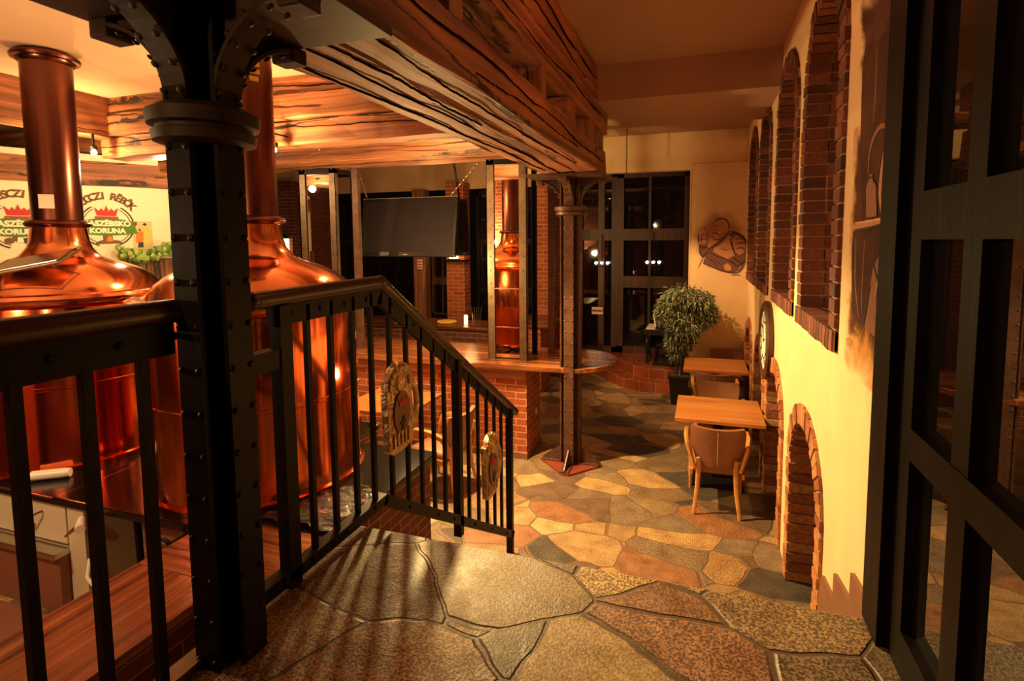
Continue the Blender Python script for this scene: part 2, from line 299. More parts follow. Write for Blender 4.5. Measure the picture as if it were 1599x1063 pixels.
# ---------------------------------------------------------------- mesh helpers
class MB:
    def __init__(s): s.bm = bmesh.new(); s.uv = None
    def _tr(s, vs, mat):
        if mat is not None:
            for v in vs: v.co = mat @ v.co
    def box(s, a, b, mat=None, bev=0):
        x0, y0, z0 = a; x1, y1, z1 = b
        if bev > 0:
            t = bmesh.new(); bmesh.ops.create_cube(t, size=1)
            for v in t.verts: v.co = Vector(((x0+x1)/2+v.co.x*(x1-x0), (y0+y1)/2+v.co.y*(y1-y0), (z0+z1)/2+v.co.z*(z1-z0)))
            bmesh.ops.bevel(t, geom=t.edges[:], offset=bev, segments=2, affect='EDGES', profile=.6)
            mp = {v: s.bm.verts.new(v.co if mat is None else mat @ v.co) for v in t.verts}
            for f in t.faces: s.bm.faces.new([mp[v] for v in f.verts])
            t.free(); return s
        vs = [s.bm.verts.new(p) for p in ((x0, y0, z0), (x1, y0, z0), (x1, y1, z0), (x0, y1, z0), (x0, y0, z1), (x1, y0, z1), (x1, y1, z1), (x0, y1, z1))]
        for f in ((0, 3, 2, 1), (4, 5, 6, 7), (0, 1, 5, 4), (1, 2, 6, 5), (2, 3, 7, 6), (3, 0, 4, 7)): s.bm.faces.new([vs[i] for i in f])
        s._tr(vs, mat); return s
    def hexa(s, P):
        vs = [s.bm.verts.new(p) for p in P]
        for f in ((0, 3, 2, 1), (4, 5, 6, 7), (0, 1, 5, 4), (1, 2, 6, 5), (2, 3, 7, 6), (3, 0, 4, 7)): s.bm.faces.new([vs[i] for i in f])
        return s
    def lathe(s, prof, seg=48, c=(0, 0, 0), cap=True, mat=None):
        rings = []
        for r, z in prof:
            rings.append([s.bm.verts.new((c[0]+r*cos(2*pi*k/seg), c[1]+r*sin(2*pi*k/seg), c[2]+z)) for k in range(seg)])
        for a, b in zip(rings, rings[1:]):
            for k in range(seg): s.bm.faces.new((a[k], a[(k+1) % seg], b[(k+1) % seg], b[k]))
        if cap:
            if prof[0][0] > 1e-5: s.bm.faces.new(rings[0][::-1])
            if prof[-1][0] > 1e-5: s.bm.faces.new(rings[-1])
        for r in rings: s._tr(r, mat)
        return s
    def tube(s, pts, r, seg=10, closed=False, mat=None, flat=1.0, upv=(0, 0, 1)):
        pts = [Vector(p) for p in pts]; n = len(pts); rs = r if isinstance(r, (list, tuple)) else [r]*n
        rings = []; prev = None
        for i, p in enumerate(pts):
            if closed: t = (pts[(i+1) % n]-pts[i-1])
            else: t = pts[min(i+1, n-1)]-pts[max(i-1, 0)]
            t.normalize()
            if prev is None:
                u = Vector(upv); 
                if abs(u.dot(t)) > .95: u = Vector((1, 0, 0))
                a = (u-t*u.dot(t)).normalized()
            else: a = (prev-t*prev.dot(t)).normalized()
            prev = a; b = t.cross(a)
            rings.append([s.bm.verts.new(p+(a*cos(2*pi*k/seg)+b*flat*sin(2*pi*k/seg))*rs[i]) for k in range(seg)])
        m_ = n if closed else n-1
        for i in range(m_):
            A, B = rings[i], rings[(i+1) % n]
            for k in range(seg): s.bm.faces.new((A[k], A[(k+1) % seg], B[(k+1) % seg], B[k]))
        if not closed: s.bm.faces.new(rings[0][::-1]); s.bm.faces.new(rings[-1])
        for r_ in rings: s._tr(r_, mat)
        return s
    def prism(s, poly, d, axis='z', o=0.0, mat=None):
        """extrude the 2D outline: axis z -> (x,y) at z=o..o+d; axis y -> (x,z); axis x -> (y,z)"""
        def P(p, t):
            if axis == 'z': return (p[0], p[1], t)
            if axis == 'y': return (p[0], t, p[1])
            return (t, p[0], p[1])
        A = [s.bm.verts.new(P(p, o)) for p in poly]; B = [s.bm.verts.new(P(p, o+d)) for p in poly]
        tris = geometry.tessellate_polygon([[Vector((p[0], p[1], 0)) for p in poly]])
        for t in tris:
            s.bm.faces.new([A[i] for i in t]); s.bm.faces.new([B[i] for i in t][::-1])
        n = len(poly)
        for i in range(n): s.bm.faces.new((A[i], A[(i+1) % n], B[(i+1) % n], B[i]))
        s._tr(A+B, mat); return s
    def dome(s, c, r, n=(0, 0, 1), seg=8, h=.6):
        q = Vector((0, 0, 1)).rotation_difference(Vector(n)).to_matrix().to_4x4(); q.translation = Vector(c)
        return s.lathe([(r, 0), (r*.8, r*h*.6), (r*.35, r*h), (0.0001, r*h*1.02)], seg, cap=False, mat=q)
    def sphere(s, c, r, sx=1, sy=1, sz=1, seg=12):
        t = bmesh.ops.create_uvsphere(s.bm, u_segments=seg, v_segments=max(6, seg//2+2), radius=r)
        for v in t['verts']: v.co = Vector((v.co.x*sx+c[0], v.co.y*sy+c[1], v.co.z*sz+c[2]))
        return s
    def bar(s, a, b, w_, h_, up_=(0, 0, 1)):
        a = Vector(a); b = Vector(b); t = (b-a).normalized(); u = Vector(up_); n = t.cross(u).normalized(); u = n.cross(t)
        P = []
        for p in (a, b):
            pass
        vs = [a-n*w_/2-u*h_/2, a+n*w_/2-u*h_/2, b+n*w_/2-u*h_/2, b-n*w_/2-u*h_/2, a-n*w_/2+u*h_/2, a+n*w_/2+u*h_/2, b+n*w_/2+u*h_/2, b-n*w_/2+u*h_/2]
        return s.hexa(vs)
    def build(s, name, mat, parent=None, smooth=False, angle=40):
        bmesh.ops.recalc_face_normals(s.bm, faces=s.bm.faces[:])
        me = bpy.data.meshes.new(name); s.bm.to_mesh(me); s.bm.free()
        me.materials.append(M[mat] if isinstance(mat, str) else mat)
        if smooth:
            for p in me.polygons: p.use_smooth = True
            try: me.set_sharp_from_angle(angle=R(angle))
            except Exception: pass
        o = bpy.data.objects.new(name, me); C.objects.link(o)
        if parent: o.parent = parent
        return o

def thing(name, label, cat, loc=(0, 0, 0), rz=0, group=None, kind=None):
    o = bpy.data.objects.new(name, None); C.objects.link(o); o.empty_display_size = .1
    o.location = loc; o.rotation_euler = (0, 0, rz); o['label'] = label; o['category'] = cat
    if group: o['group'] = group
    if kind: o['kind'] = kind
    return o
def tag(o, label, cat, group=None, kind=None, loc=None, rz=None):
    o['label'] = label; o['category'] = cat
    if group: o['group'] = group
    if kind: o['kind'] = kind
    if loc is not None: o.location = loc
    if rz is not None: o.rotation_euler = (0, 0, rz)
    return o
def struct(o, label=None, cat=None):
    o['kind'] = 'structure'
    if label: o['label'] = label
    if cat: o['category'] = cat
    return o
def dup(root, loc, rz, label, group=None):
    r = root.copy(); C.objects.link(r); r.location = loc; r.rotation_euler = (0, 0, rz); r['label'] = label
    if group: r['group'] = group
    for ch in list(root.children):
        c = ch.copy(); C.objects.link(c); c.parent = r
        for g in list(ch.children):
            d = g.copy(); C.objects.link(d); d.parent = c
    return r
def text_obj(body, size, mat, parent, name='lettering', loc=(0, 0, 0), basis=None, ext=.003, arc=None, bold=.0, spacing=1.0):
    """lettering as a mesh in the XZ plane of its parent (faces -Y); arc=(radius, centre_x, centre_z, start_deg, end_deg) bends it"""
    bm = bmesh.new()
    def one(ch, sz):
        cu = bpy.data.curves.new('t', 'FONT'); cu.body = ch; cu.size = sz; cu.align_x = 'CENTER'; cu.extrude = ext; cu.offset = bold
        cu.resolution_u = 3; cu.space_character = spacing
        o = bpy.data.objects.new('t', cu); C.objects.link(o)
        dg = bpy.context.evaluated_depsgraph_get(); me = bpy.data.meshes.new_from_object(o.evaluated_get(dg))
        bpy.data.objects.remove(o); bpy.data.curves.remove(cu); return me
    up90 = Matrix.Rotation(pi/2, 4, 'X')
    if arc is None:
        me = one(body, size); me.transform(Matrix.Translation(Vector(loc)) @ up90); bm.from_mesh(me); bpy.data.meshes.remove(me)
    else:
        r, cx, cz, a0, a1 = arc; n = len(body)
        for i, ch in enumerate(body):
            if ch == ' ': continue
            a = R(a0+(a1-a0)*i/max(1, n-1))
            me = one(ch, size)
            T = Matrix.Translation(Vector((cx+r*cos(a), loc[1], cz+r*sin(a)))) @ Matrix.Rotation(-(a-pi/2), 4, 'Y') @ up90
            me.transform(T); bm.from_mesh(me); bpy.data.meshes.remove(me)
    me = bpy.data.meshes.new(name); bm.to_mesh(me); bm.free(); me.materials.append(M[mat])
    o = bpy.data.objects.new(name, me); C.objects.link(o); o.parent = parent; return o
def wobble(o, amp, sub=0, seed=1, axis=0, step=.25):
    """uneven hewn timber: cut the box into short lengths along its axis and push the vertices about"""
    me = o.data; bm = bmesh.new(); bm.from_mesh(me)
    lo = min(v.co[axis] for v in bm.verts); hi = max(v.co[axis] for v in bm.verts)
    no = [0, 0, 0]; no[axis] = 1; k = lo+step
    while k < hi-.02:
        co = [0, 0, 0]; co[axis] = k
        bmesh.ops.bisect_plane(bm, geom=bm.verts[:]+bm.edges[:]+bm.faces[:], plane_co=co, plane_no=no); k += step
    rnd = random.Random(seed)
    for v in bm.verts:
        for a in range(3):
            if a != axis: v.co[a] += rnd.uniform(-amp, amp)
    bm.to_mesh(me); bm.free()

# ================================================================ SETTING
X0 = .655; L = 1.24
b = MB(); b.box((-11, -4, -.12), (1.1, 10.6, 0)); struct(b.build('floor', 'floor'))
b = MB(); b.box((-1.43, -4, 0), (X0, 1.90, L-.03)); b.box((-1.46, -4, L-.03), (X0, 1.93, L), bev=.006)
for k in range(1, 7):
    b.box((-1.40, 1.90+.262*(k-1), 0), (X0, 1.90+.262*k, L-.177*k))
struct(b.build('stone_landing', 'landing'), 'flagstone landing with stairs going down to the lower floor', 'landing')

# right wall with arched recesses
ARC = [(3.65, .58), (5.10, .58), (6.42, .56), (7.80, .56)]
NIC = [(3.48, .55), (4.82, .56), (6.37, .56), (7.75, .58)]
def outline_arch(cy, hw, z0, zs, rz, n=14, closed=True):
    p = [(cy-hw, z0), (cy-hw, zs)]
    for i in range(1, n): a = pi-pi*i/n; p.append((cy+hw*cos(a), zs+rz*sin(a)))
    p += [(cy+hw, zs), (cy+hw, z0)]; return p
holes = []
for cy, hw in ARC: holes.append((outline_arch(cy, hw-.03, 0.0, .92, .50), .19))
for cy, hw in NIC: holes.append((outline_arch(cy, hw-.03, 1.97, 3.44, .54), .30))
bm = MB(); B = bm.bm
outer = [(-4, 0.0), (-4, 4.3), (8.8, 4.3), (8.8, 0.0)]
# arches cut through the floor line, so give the outline notches
poly = [(-4, 0.0)]
for h, d in holes[:4]: poly += h
poly += [(8.8, 0.0), (8.8, 4.3), (-4, 4.3)]
loops = [poly]+[h for h, d in holes[4:]]
flat = [p for lp in loops for p in lp]
vs = [B.verts.new((X0, p[0], p[1])) for p in flat]
for t in geometry.tessellate_polygon([[Vector((p[0], p[1], 0)) for p in lp] for lp in loops]):
    try: B.faces.new([vs[i] for i in t])
    except ValueError: pass
bm.box((X0+.34, -4, 0), (X0+.5, 8.8, 4.3))
for h, d in holes:
    A = [B.verts.new((X0, p[0], p[1])) for p in h]; D = [B.verts.new((X0+d, p[0], p[1])) for p in h]
    for i in range(len(h)-1): B.faces.new((A[i], A[i+1], D[i+1], D[i]))
    if h[0][1] > .1: B.faces.new((A[-1], A[0], D[0], D[-1]))
    tr = geometry.tessellate_polygon([[Vector((p[0], p[1], 0)) for p in h]])
    for t in tr: B.faces.new([D[i] for i in t])
struct(bm.build('wall_right', 'wall'))

def brick_surround(name, cy, hw, z0, zs, rz, depth, bw, bh, mat, label, sill=False, n=22):
    """bricks standing round the opening, each long enough to form the reveal"""
    b = MB(); rnd = random.Random(int(cy*100)+int(z0*10)); j = .010
    xs = [(X0-.022, X0+.11), (X0+.122, X0+depth)] if depth > .2 else [(X0-.022, X0+depth)]
    z = z0+(.115 if sill else 0)
    while z < zs-.03:
        h = min(bh, zs-z)
        for s_ in (-1, 1):
            ya, yb = cy+s_*hw, cy+s_*(hw-bw)
            e = rnd.uniform(-.008, .008)
            for xa, xb in xs:
                b.box((xa+rnd.uniform(-.005, .004), min(ya, yb)+(e if s_ > 0 else 0), z+j/2), (xb, max(ya, yb)+(e if s_ < 0 else 0), z+h-j/2), bev=.004)
        z += bh
    for i in range(n):
        a0 = pi*i/n+.012; a1 = pi*(i+1)/n-.012; e = rnd.uniform(-.006, .006)
        for xa, xb in xs:
            P = []
            for x_ in (xa+rnd.uniform(-.005, .004), xb):
                P += [(x_, cy+(hw-bw)*cos(a0), zs+(rz-bw)*sin(a0)), (x_, cy+(hw+e)*cos(a0), zs+(rz+e)*sin(a0)), (x_, cy+(hw+e)*cos(a1), zs+(rz+e)*sin(a1)), (x_, cy+(hw-bw)*cos(a1), zs+(rz-bw)*sin(a1))]
            b.hexa([P[0], P[1], P[2], P[3], P[4], P[5], P[6], P[7]])
    if sill:
        y = cy-hw
        while y < cy+hw-.03:
            e = rnd.uniform(-.006, .006)
            b.box((X0-.03, y+j/2, z0+e), (X0+.115, min(y+.075, cy+hw)-j/2, z0+.11), bev=.004); y += .0755
    o = b.build(name, mat); struct(o, label, 'brick arch')
    mo = MB(); pts_o = outline_arch(cy, hw-.004, z0, zs, rz-.004, n); pts_i = outline_arch(cy, hw-bw+.013, z0, zs, rz-bw+.013, n)
    for i in range(len(pts_o)-1):
        q = [(X0-.010, *pts_i[i]), (X0-.014, *pts_o[i]), (X0-.014, *pts_o[i+1]), (X0-.014, *pts_i[i+1])]
        q2 = [(X0+depth-.005, a[1], a[2]) for a in q]
        mo.hexa(q+q2)
    if sill: mo.box((X0-.02, cy-hw+.004, z0+.006), (X0+.11, cy+hw-.004, z0+.104))
    mo.build('mortar_joints', 'mortar', o)
    if sill:
        f = MB()
        for k in range(3): f.box((X0+.10+.0, cy-hw+bw-.01, z0+.10), (X0+.10+.065*(k+1)-.004, cy+hw-bw+.01, z0+.118-.001*k))
        f.build('niche_floor', 'framewood', o)
    else:
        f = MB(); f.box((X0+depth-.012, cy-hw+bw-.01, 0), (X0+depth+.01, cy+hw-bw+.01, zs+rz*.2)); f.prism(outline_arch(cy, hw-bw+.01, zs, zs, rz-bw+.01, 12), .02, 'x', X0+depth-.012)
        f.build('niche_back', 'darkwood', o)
    return o
an = ['beside the stairs, nearest the glazed door', 'beside the first table, behind the hanging disc', 'behind the two brown chairs between the tables', 'in the corner beside the far table']
for i, (cy, hw) in enumerate(ARC):
    brick_surround('trim_%d' % (i+1), cy, hw, 0, .92, .52, .17, .13, .075, 'arch_brick', 'low orange brick arch in the cream wall '+an[i])
nn = ['nearest the painted bottles', 'second one along from the painted bottles', 'third one along, cut by the ceiling beam', 'farthest, in the corner by the monk painting']
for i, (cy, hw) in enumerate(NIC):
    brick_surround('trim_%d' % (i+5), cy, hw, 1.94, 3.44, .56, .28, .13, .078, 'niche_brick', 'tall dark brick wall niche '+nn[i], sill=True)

# stepped skirting along the stairs
b = MB()
sk = [(1.6, .9), (1.6, 1.27), (2.0, 1.278), (2.215, 1.237), (2.222, 1.109), (2.479, 1.075), (2.486, .946), (2.754, .90), (2.762, .765), (3.0, .735), (3.06, .55), (3.06, .0), (2.2, 0)]
b.prism(sk, .018, 'x', X0-.018); struct(b.build('baseboard_right', 'skirt'), 'brown toothed skirting following the stairs below the cream wall', 'skirting')

# ceilings
b = MB(); b.box((-1.3, -4, 4.2), (1.1, 8.8, 4.35)); struct(b.build('ceiling', 'ceil_shaded'))
b = MB(); b.box((-1.3, 5.25, 3.86), (X0+.3, 6.6, 4.2)); struct(b.build('ceiling_downstand', 'ceil_shaded'), 'plastered ceiling downstand across the passage', 'ceiling')
b = MB(); b.box((-11, -4, 4.03), (-1.3, 5.6, 4.2)); b.box((-11, 5.6, 4.2), (-1.3, 10.6, 4.35)); b.box((-11, 5.55, 4.03), (-1.3, 5.65, 4.35)); struct(b.build('ceiling_brewhouse', 'ceil'), 'plaster ceiling over the copper kettles', 'ceiling')
b = MB(); b.box((-.35, 5.9, 4.185), (.1, 5.98, 4.2)); 
b = MB(); b.box((-.5, 6.63, 4.16), (.15, 6.70, 4.2)); tag(b.build('ceiling_vent', 'cream'), 'narrow pale ceiling vent beyond the ceiling downstand', 'vent')
b = MB(); b.box((-.22, 3.05, 4.17), (.28, 3.65, 4.2)); cv = b.build('ceiling_light', 'grey'); tag(cv, 'dark grid ceiling light at the top edge over the passage', 'light')
b = MB()
for k in range(4): b.box((-.19+.115*k, 3.08, 4.162), (-.10+.115*k, 3.62, 4.172))
b.build('louvre', 'stain', cv)
# back wall with painted monk, upper band above the glazing
b = MB(); b.box((-.18, 8.8, 0), (1.1, 9.0, 3.70)); b.box((-3.0, 8.83, 3.62), (1.1, 9.0, 4.35)); b.box((-.19, 8.79, 0), (-.17, 10.3, 3.62)); struct(b.build('wall_back', 'wall'))
# glazed wall behind the platform and the bar
b = MB(); b.box((-11, 10.3, 0), (-.1, 10.4, .1)); b.box((-11, 10.3, 3.82), (-.1, 10.4, 4.35)); b.box((-11, 10.26, 3.6), (-3.0, 10.297, 4.19)); struct(b.build('wall_far', 'wall'))
def window(n, x0, x1, z0, z1, y, cols, rows, label, mat='framewood', fr=.07, lean=None):
    o = thing('window_%d' % n, label, 'window', ((x0+x1)/2, y, z0), kind='structure')
    w_ = x1-x0; h = z1-z0
    g = MB(); g.box((-w_/2, .02, 0), (w_/2, .03, h)); g.build('glass', 'darkglass', o)
    f = MB()
    for a, c_ in ((-w_/2, -w_/2+fr), (w_/2-fr, w_/2)): f.box((a, -.05, 0), (c_, .05, h))
    f.box((-w_/2, -.05, 0), (w_/2, .05, fr)); f.box((-w_/2, -.05, h-fr), (w_/2, .05, h))
    for c_ in cols: f.box((-w_/2+c_[0]*w_-c_[1]/2, -.04, fr), (-w_/2+c_[0]*w_+c_[1]/2, .045, h-fr))
    for r_ in rows: f.box((-w_/2+fr, -.045, r_[0]-r_[1]/2), (w_/2-fr, .045, r_[0]+r_[1]/2))
    f.build('window_frame', mat, o); return o
window(1, -1.55, -.18, .34, 3.82, 10.25, [(.45, .05)], [(1.38, .22), (2.28, .22)], 'tall dark glazed window on the platform beside the monk painting', fr=.13)
window(2, -2.62, -1.55, .34, 3.82, 10.25, [(.72, .12), (.35, .05)], [(2.28, .22)], 'dark glazed entrance door on the platform behind the round table leaf', fr=.1)
window(3, -4.45, -3.1, .2, 3.55, 10.2, [(.5, .07)], [(1.3, .12), (2.3, .12)], 'dark window behind the mirror tower on the bar', 'darkwood')
window(4, -7.3, -5.9, .2, 3.55, 10.2, [(.33, .07), (.66, .07)], [(1.4, .12), (2.3, .12)], 'dark window under the hanging screen', 'darkwood')
window(5, -8.9, -7.4, .2, 3.55, 10.2, [(.5, .07)], [(1.4, .12), (2.3, .12)], 'dark window behind the copper dome', 'darkwood')
window(6, -5.5, -5.05, .95, 2.3, 10.2, [(.55, .03)], [(.72, .16)], 'small window with a bright wooden crossbar below the screen', 'framewood', fr=.03)
# brick piers of the far wall
def pier(name, x0, x1, y0, y1, z0, z1, mat, label):
    b = MB(); b.box((x0, y0, z0), (x1, y1, z1)); return tag(b.build(name, mat), label, 'brick pier', kind='structure')
pier('brick_pier', -2.98, -2.66, 9.3, 10.25, 0, 3.6, 'brick', 'brick pier beside the riveted column in the middle of the hall')
pier('brick_pier', -5.02, -4.62, 9.9, 10.2, .9, 3.7, 'brick', 'lit orange brick pier between the far windows under a lantern')
pier('brick_pier', -9.35, -8.9, 9.9, 10.3, 0, 3.9, 'brick_dark', 'dark brick pier behind the tall copper chimney')
b = MB(); b.box((-5.85, 10.0, 0), (-5.56, 10.2, 3.6)); wp = tag(b.build('timber_post', 'post'), 'reddish timber post beside the bright wooden crossbar', 'post')
b = MB(); b.box((-.13, -.005, 1.03), (-.02, .0, 1.23)); q = b.build('notice', 'p_white', None); q.location = (-5.62, 9.995, .9); tag(q, 'small white and red notice pinned to the timber post', 'notice')
for k in range(3):
    b = MB(); b.box((-.12, -.009, 1.05+.06*k), (-.03, -.005, 1.085+.06*k)); b.build('mark', 'p_red', q)

# other walls
b = MB(); b.box((-11.1, -4, 0), (-11, 10.6, 4.35)); struct(b.build('wall_left', 'brick_dark'))
b = MB(); b.box((-11, -4.1, 0), (1.1, -4, 4.35)); struct(b.build('wall_front', 'brick'))
b = MB(); b.box((-4.75, -.3, 0), (-3.75, .5, 4.03)); tag(b.build('brick_pier', 'brick'), 'broad brick pier seen only in the mirrors behind the kettles', 'brick pier', kind='structure')

# angled wall with the painted emblems
tx, ty = .43519, .90034; WR = atan2(ty, tx)
LW = (-7.469+.13*-ty*-1*0, 3.9, 0)
lw = thing('wall_side', 'pale angled wall with painted beer emblems behind the kettles', 'wall', (-7.469-.09, 3.9+.045, 0), WR, kind='structure')
b = MB(); b.box((-3.2, 0, 0), (1.62, .15, 3.6)); b.build('wall_face', 'logowall', lw)
b = MB(); b.box((-3.2, -.05, 0), (1.62, 0, 2.30)); b.build('dado', 'post', lw)
lb = MB(); lb.box((-3.2, -.02, 3.22), (1.9, .22, 3.52)); o = lb.build('timber_beam', 'beam'); wobble(o, .008, seed=5)
tag(o, 'timber beam along the top of the emblem wall', 'beam', loc=(-7.469-.09, 3.9+.045, 0), rz=WR)

# ================================================================ BRICK CAP WALL, COUNTER
b = MB(); b.box((-2.80, -1.5, 0), (-2.31, 1.85, .75)); b.box((-2.80, 1.85, 0), (-1.62, 2.38, .75)); pw = b.build('parapet_wall', 'brick_dark')
tag(pw, 'low dark brick wall under the polished wooden cap beside the railing', 'wall', kind='structure')
t = thing('wooden_cap', 'polished reddish wooden cap on the low brick wall beside the railing', 'wall cap', (0, 0, 0))
b = MB(); b.box((-2.84, -1.5, .75), (-2.26, 1.93, .80), bev=.006); b.build('board', 'capwood', t)
b = MB(); b.box((-2.84, 1.933, .75), (-1.56, 2.44, .80), bev=.006); b.build('board', 'capwood_x', t)
t = thing('granite_platform', 'black stone platform carrying the copper kettles', 'platform', (0, 0, 0))
b = MB(); b.box((-7.0, 2.30, .745), (-2.86, 4.2, .80), bev=.008); b.box((-2.86, 2.45, .745), (-2.016, 3.75, .80), bev=.008); b.build('platform_top', 'blacktop', t)
b = MB(); b.box((-2.85, 2.46, 0), (-2.06, 3.70, .745)); b.box((-7.0, 3.4, 0), (-2.85, 4.15, .745)); b.build('brick_base', 'brick_dark', t)
b = MB(); b.box((-7.0, 2.29, .79), (-4.13, 2.30, .80)); b.box((-4.128, 2.32, .79), (-4.12, 2.8, .8002)); b.build('steel_edge', 'stain', t)
# foil sheet on the platform
b = MB(); n = 14
g = [[b.bm.verts.new((-2.84+.80*i/n, 2.46+.55*j/n+.03*sin(i*1.3), .806+.018*random.random()+(.01 if (i+j) % 3 else 0))) for j in range(n+1)] for i in range(n+1)]
for i in range(n):
    for j in range(n):
        c_ = (g[i][j].co+g[i+1][j+1].co)/2
        if math.hypot(c_.x+3.098, c_.y-3.068) > .775: b.bm.faces.new((g[i][j], g[i+1][j], g[i+1][j+1], g[i][j+1]))
for v_ in [v_ for v_ in b.bm.verts if not v_.link_faces]: b.bm.verts.remove(v_)
tag(b.build('plastic_sheet', 'foil', smooth=True), 'crumpled black plastic sheet on the platform behind the railing', 'plastic sheet')
# cabinet under the platform
t = thing('kitchen_cabinet', 'cream cabinet with a steel drawer handle below the black worktop', 'cabinet', (-4.5, 2.33, 0))
b = MB(); b.box((-1.3, .03, .1), (.48, .95, .74)); b.box((.44, 0, 0), (.60, .95, .745)); b.build('body', 'cream', t)
b = MB(); b.box((-1.0, 0, .46), (.42, .03, .735), bev=.006); d = b.build('drawer', 'cream', t)
b = MB(); b.tube([(.10, 0, .55), (.10, -.035, .555), (.13, -.045, .60), (.16, -.045, .64), (.19, -.035, .66), (.19, 0, .66)], .007, 8); b.build('handle', 'steel', d, True)
b = MB(); b.box((-1.4, -.10, .40), (.44, 0, .44), bev=.006); b.build('lower_shelf', 'stain', t)
b = MB(); b.box((-1.4, -.06, .0), (.43, .02, .40)); b.build('lower_panel', 'panel', t)
t = thing('steel_cupboard', 'stainless cupboard with pipes under the black worktop next to the cream cabinet', 'cupboard', (-3.3, 2.40, 0))
b = MB(); b.box((-.16, 0, 0), (.42, .7, .74)); b.build('body', 'panel', t)
b = MB(); b.box((-.14, -.015, .50), (.42, 0, .56)); b.box((-.14, -.01, .02), (.42, 0, .48)); b.build('door', 'stain', t)
b = MB(); b.tube([(-.28, .05, .72), (-.27, .05, .4), (-.25, .05, .1)], .022, 10); b.tube([(-.05, -.05, .72), (-.03, -.05, .1)], .012, 8); b.build('pipe', 'iron', t, True)
b = MB(); b.box((-6.2, .9, 0), (-2.86, 2.22, .018), bev=.004); tag(b.build('floor_mat', 'panel'), 'brown mat on the floor in front of the cream cabinet', 'mat')
t = thing('tap', 'small white tap under the edge of the black worktop', 'tap', (-3.72, 2.22, .68))
b = MB(); b.tube([(-.10, .05, .03), (-.03, .0, .02), (.03, -.04, .03)], [.022, .03, .026], 12); b.build('body', 'white', t, True)
b = MB(); b.tube([(-.08, -.0, 0), (-.13, -.03, -.05)], [.014, .008], 10); b.build('spout', 'stain', t, True)
t = thing('valve', 'black round valve under the worktop next to the railing frame', 'valve', (-3.0, 2.22, .69))
b = MB(); b.tube([(-.03*1.0+.045*cos(a*pi/6), 0, .045*sin(a*pi/6)) for a in range(12)], .012, 8, closed=True); b.build('hand_wheel', 'black', t, True)
b = MB(); b.tube([(-.03, 0, 0), (-.03, .15, 0)], .014, 8); b.box((-.075, -.006, -.006), (.015, .006, .006)); b.build('spindle', 'steel', t, True)
t = thing('hose', 'white hose with a blue end below the worktop', 'hose', (-3.62, 2.2, .36))
b = MB(); b.tube([(-.2, .1, .06), (-.12, .03, -.01), (-.02, 0, -.02), (.06, 0, 0)], .012, 8); b.build('tube', 'white', t, True)
b = MB(); b.tube([(.04, 0, -.004), (.11, 0, .018)], .019, 10); b.build('end_cap', 'blue', t, True)
b = MB(); b.tube([(0, 0, 0), (.16, .11, 0), (.19, .13, 0)], [.035, .035, .03], 14); o = b.build('cloth_roll', 'white', None, True); tag(o, 'white roll lying on the black worktop at the foot of the kettle', 'roll', loc=(-4.56, 2.42, .836))

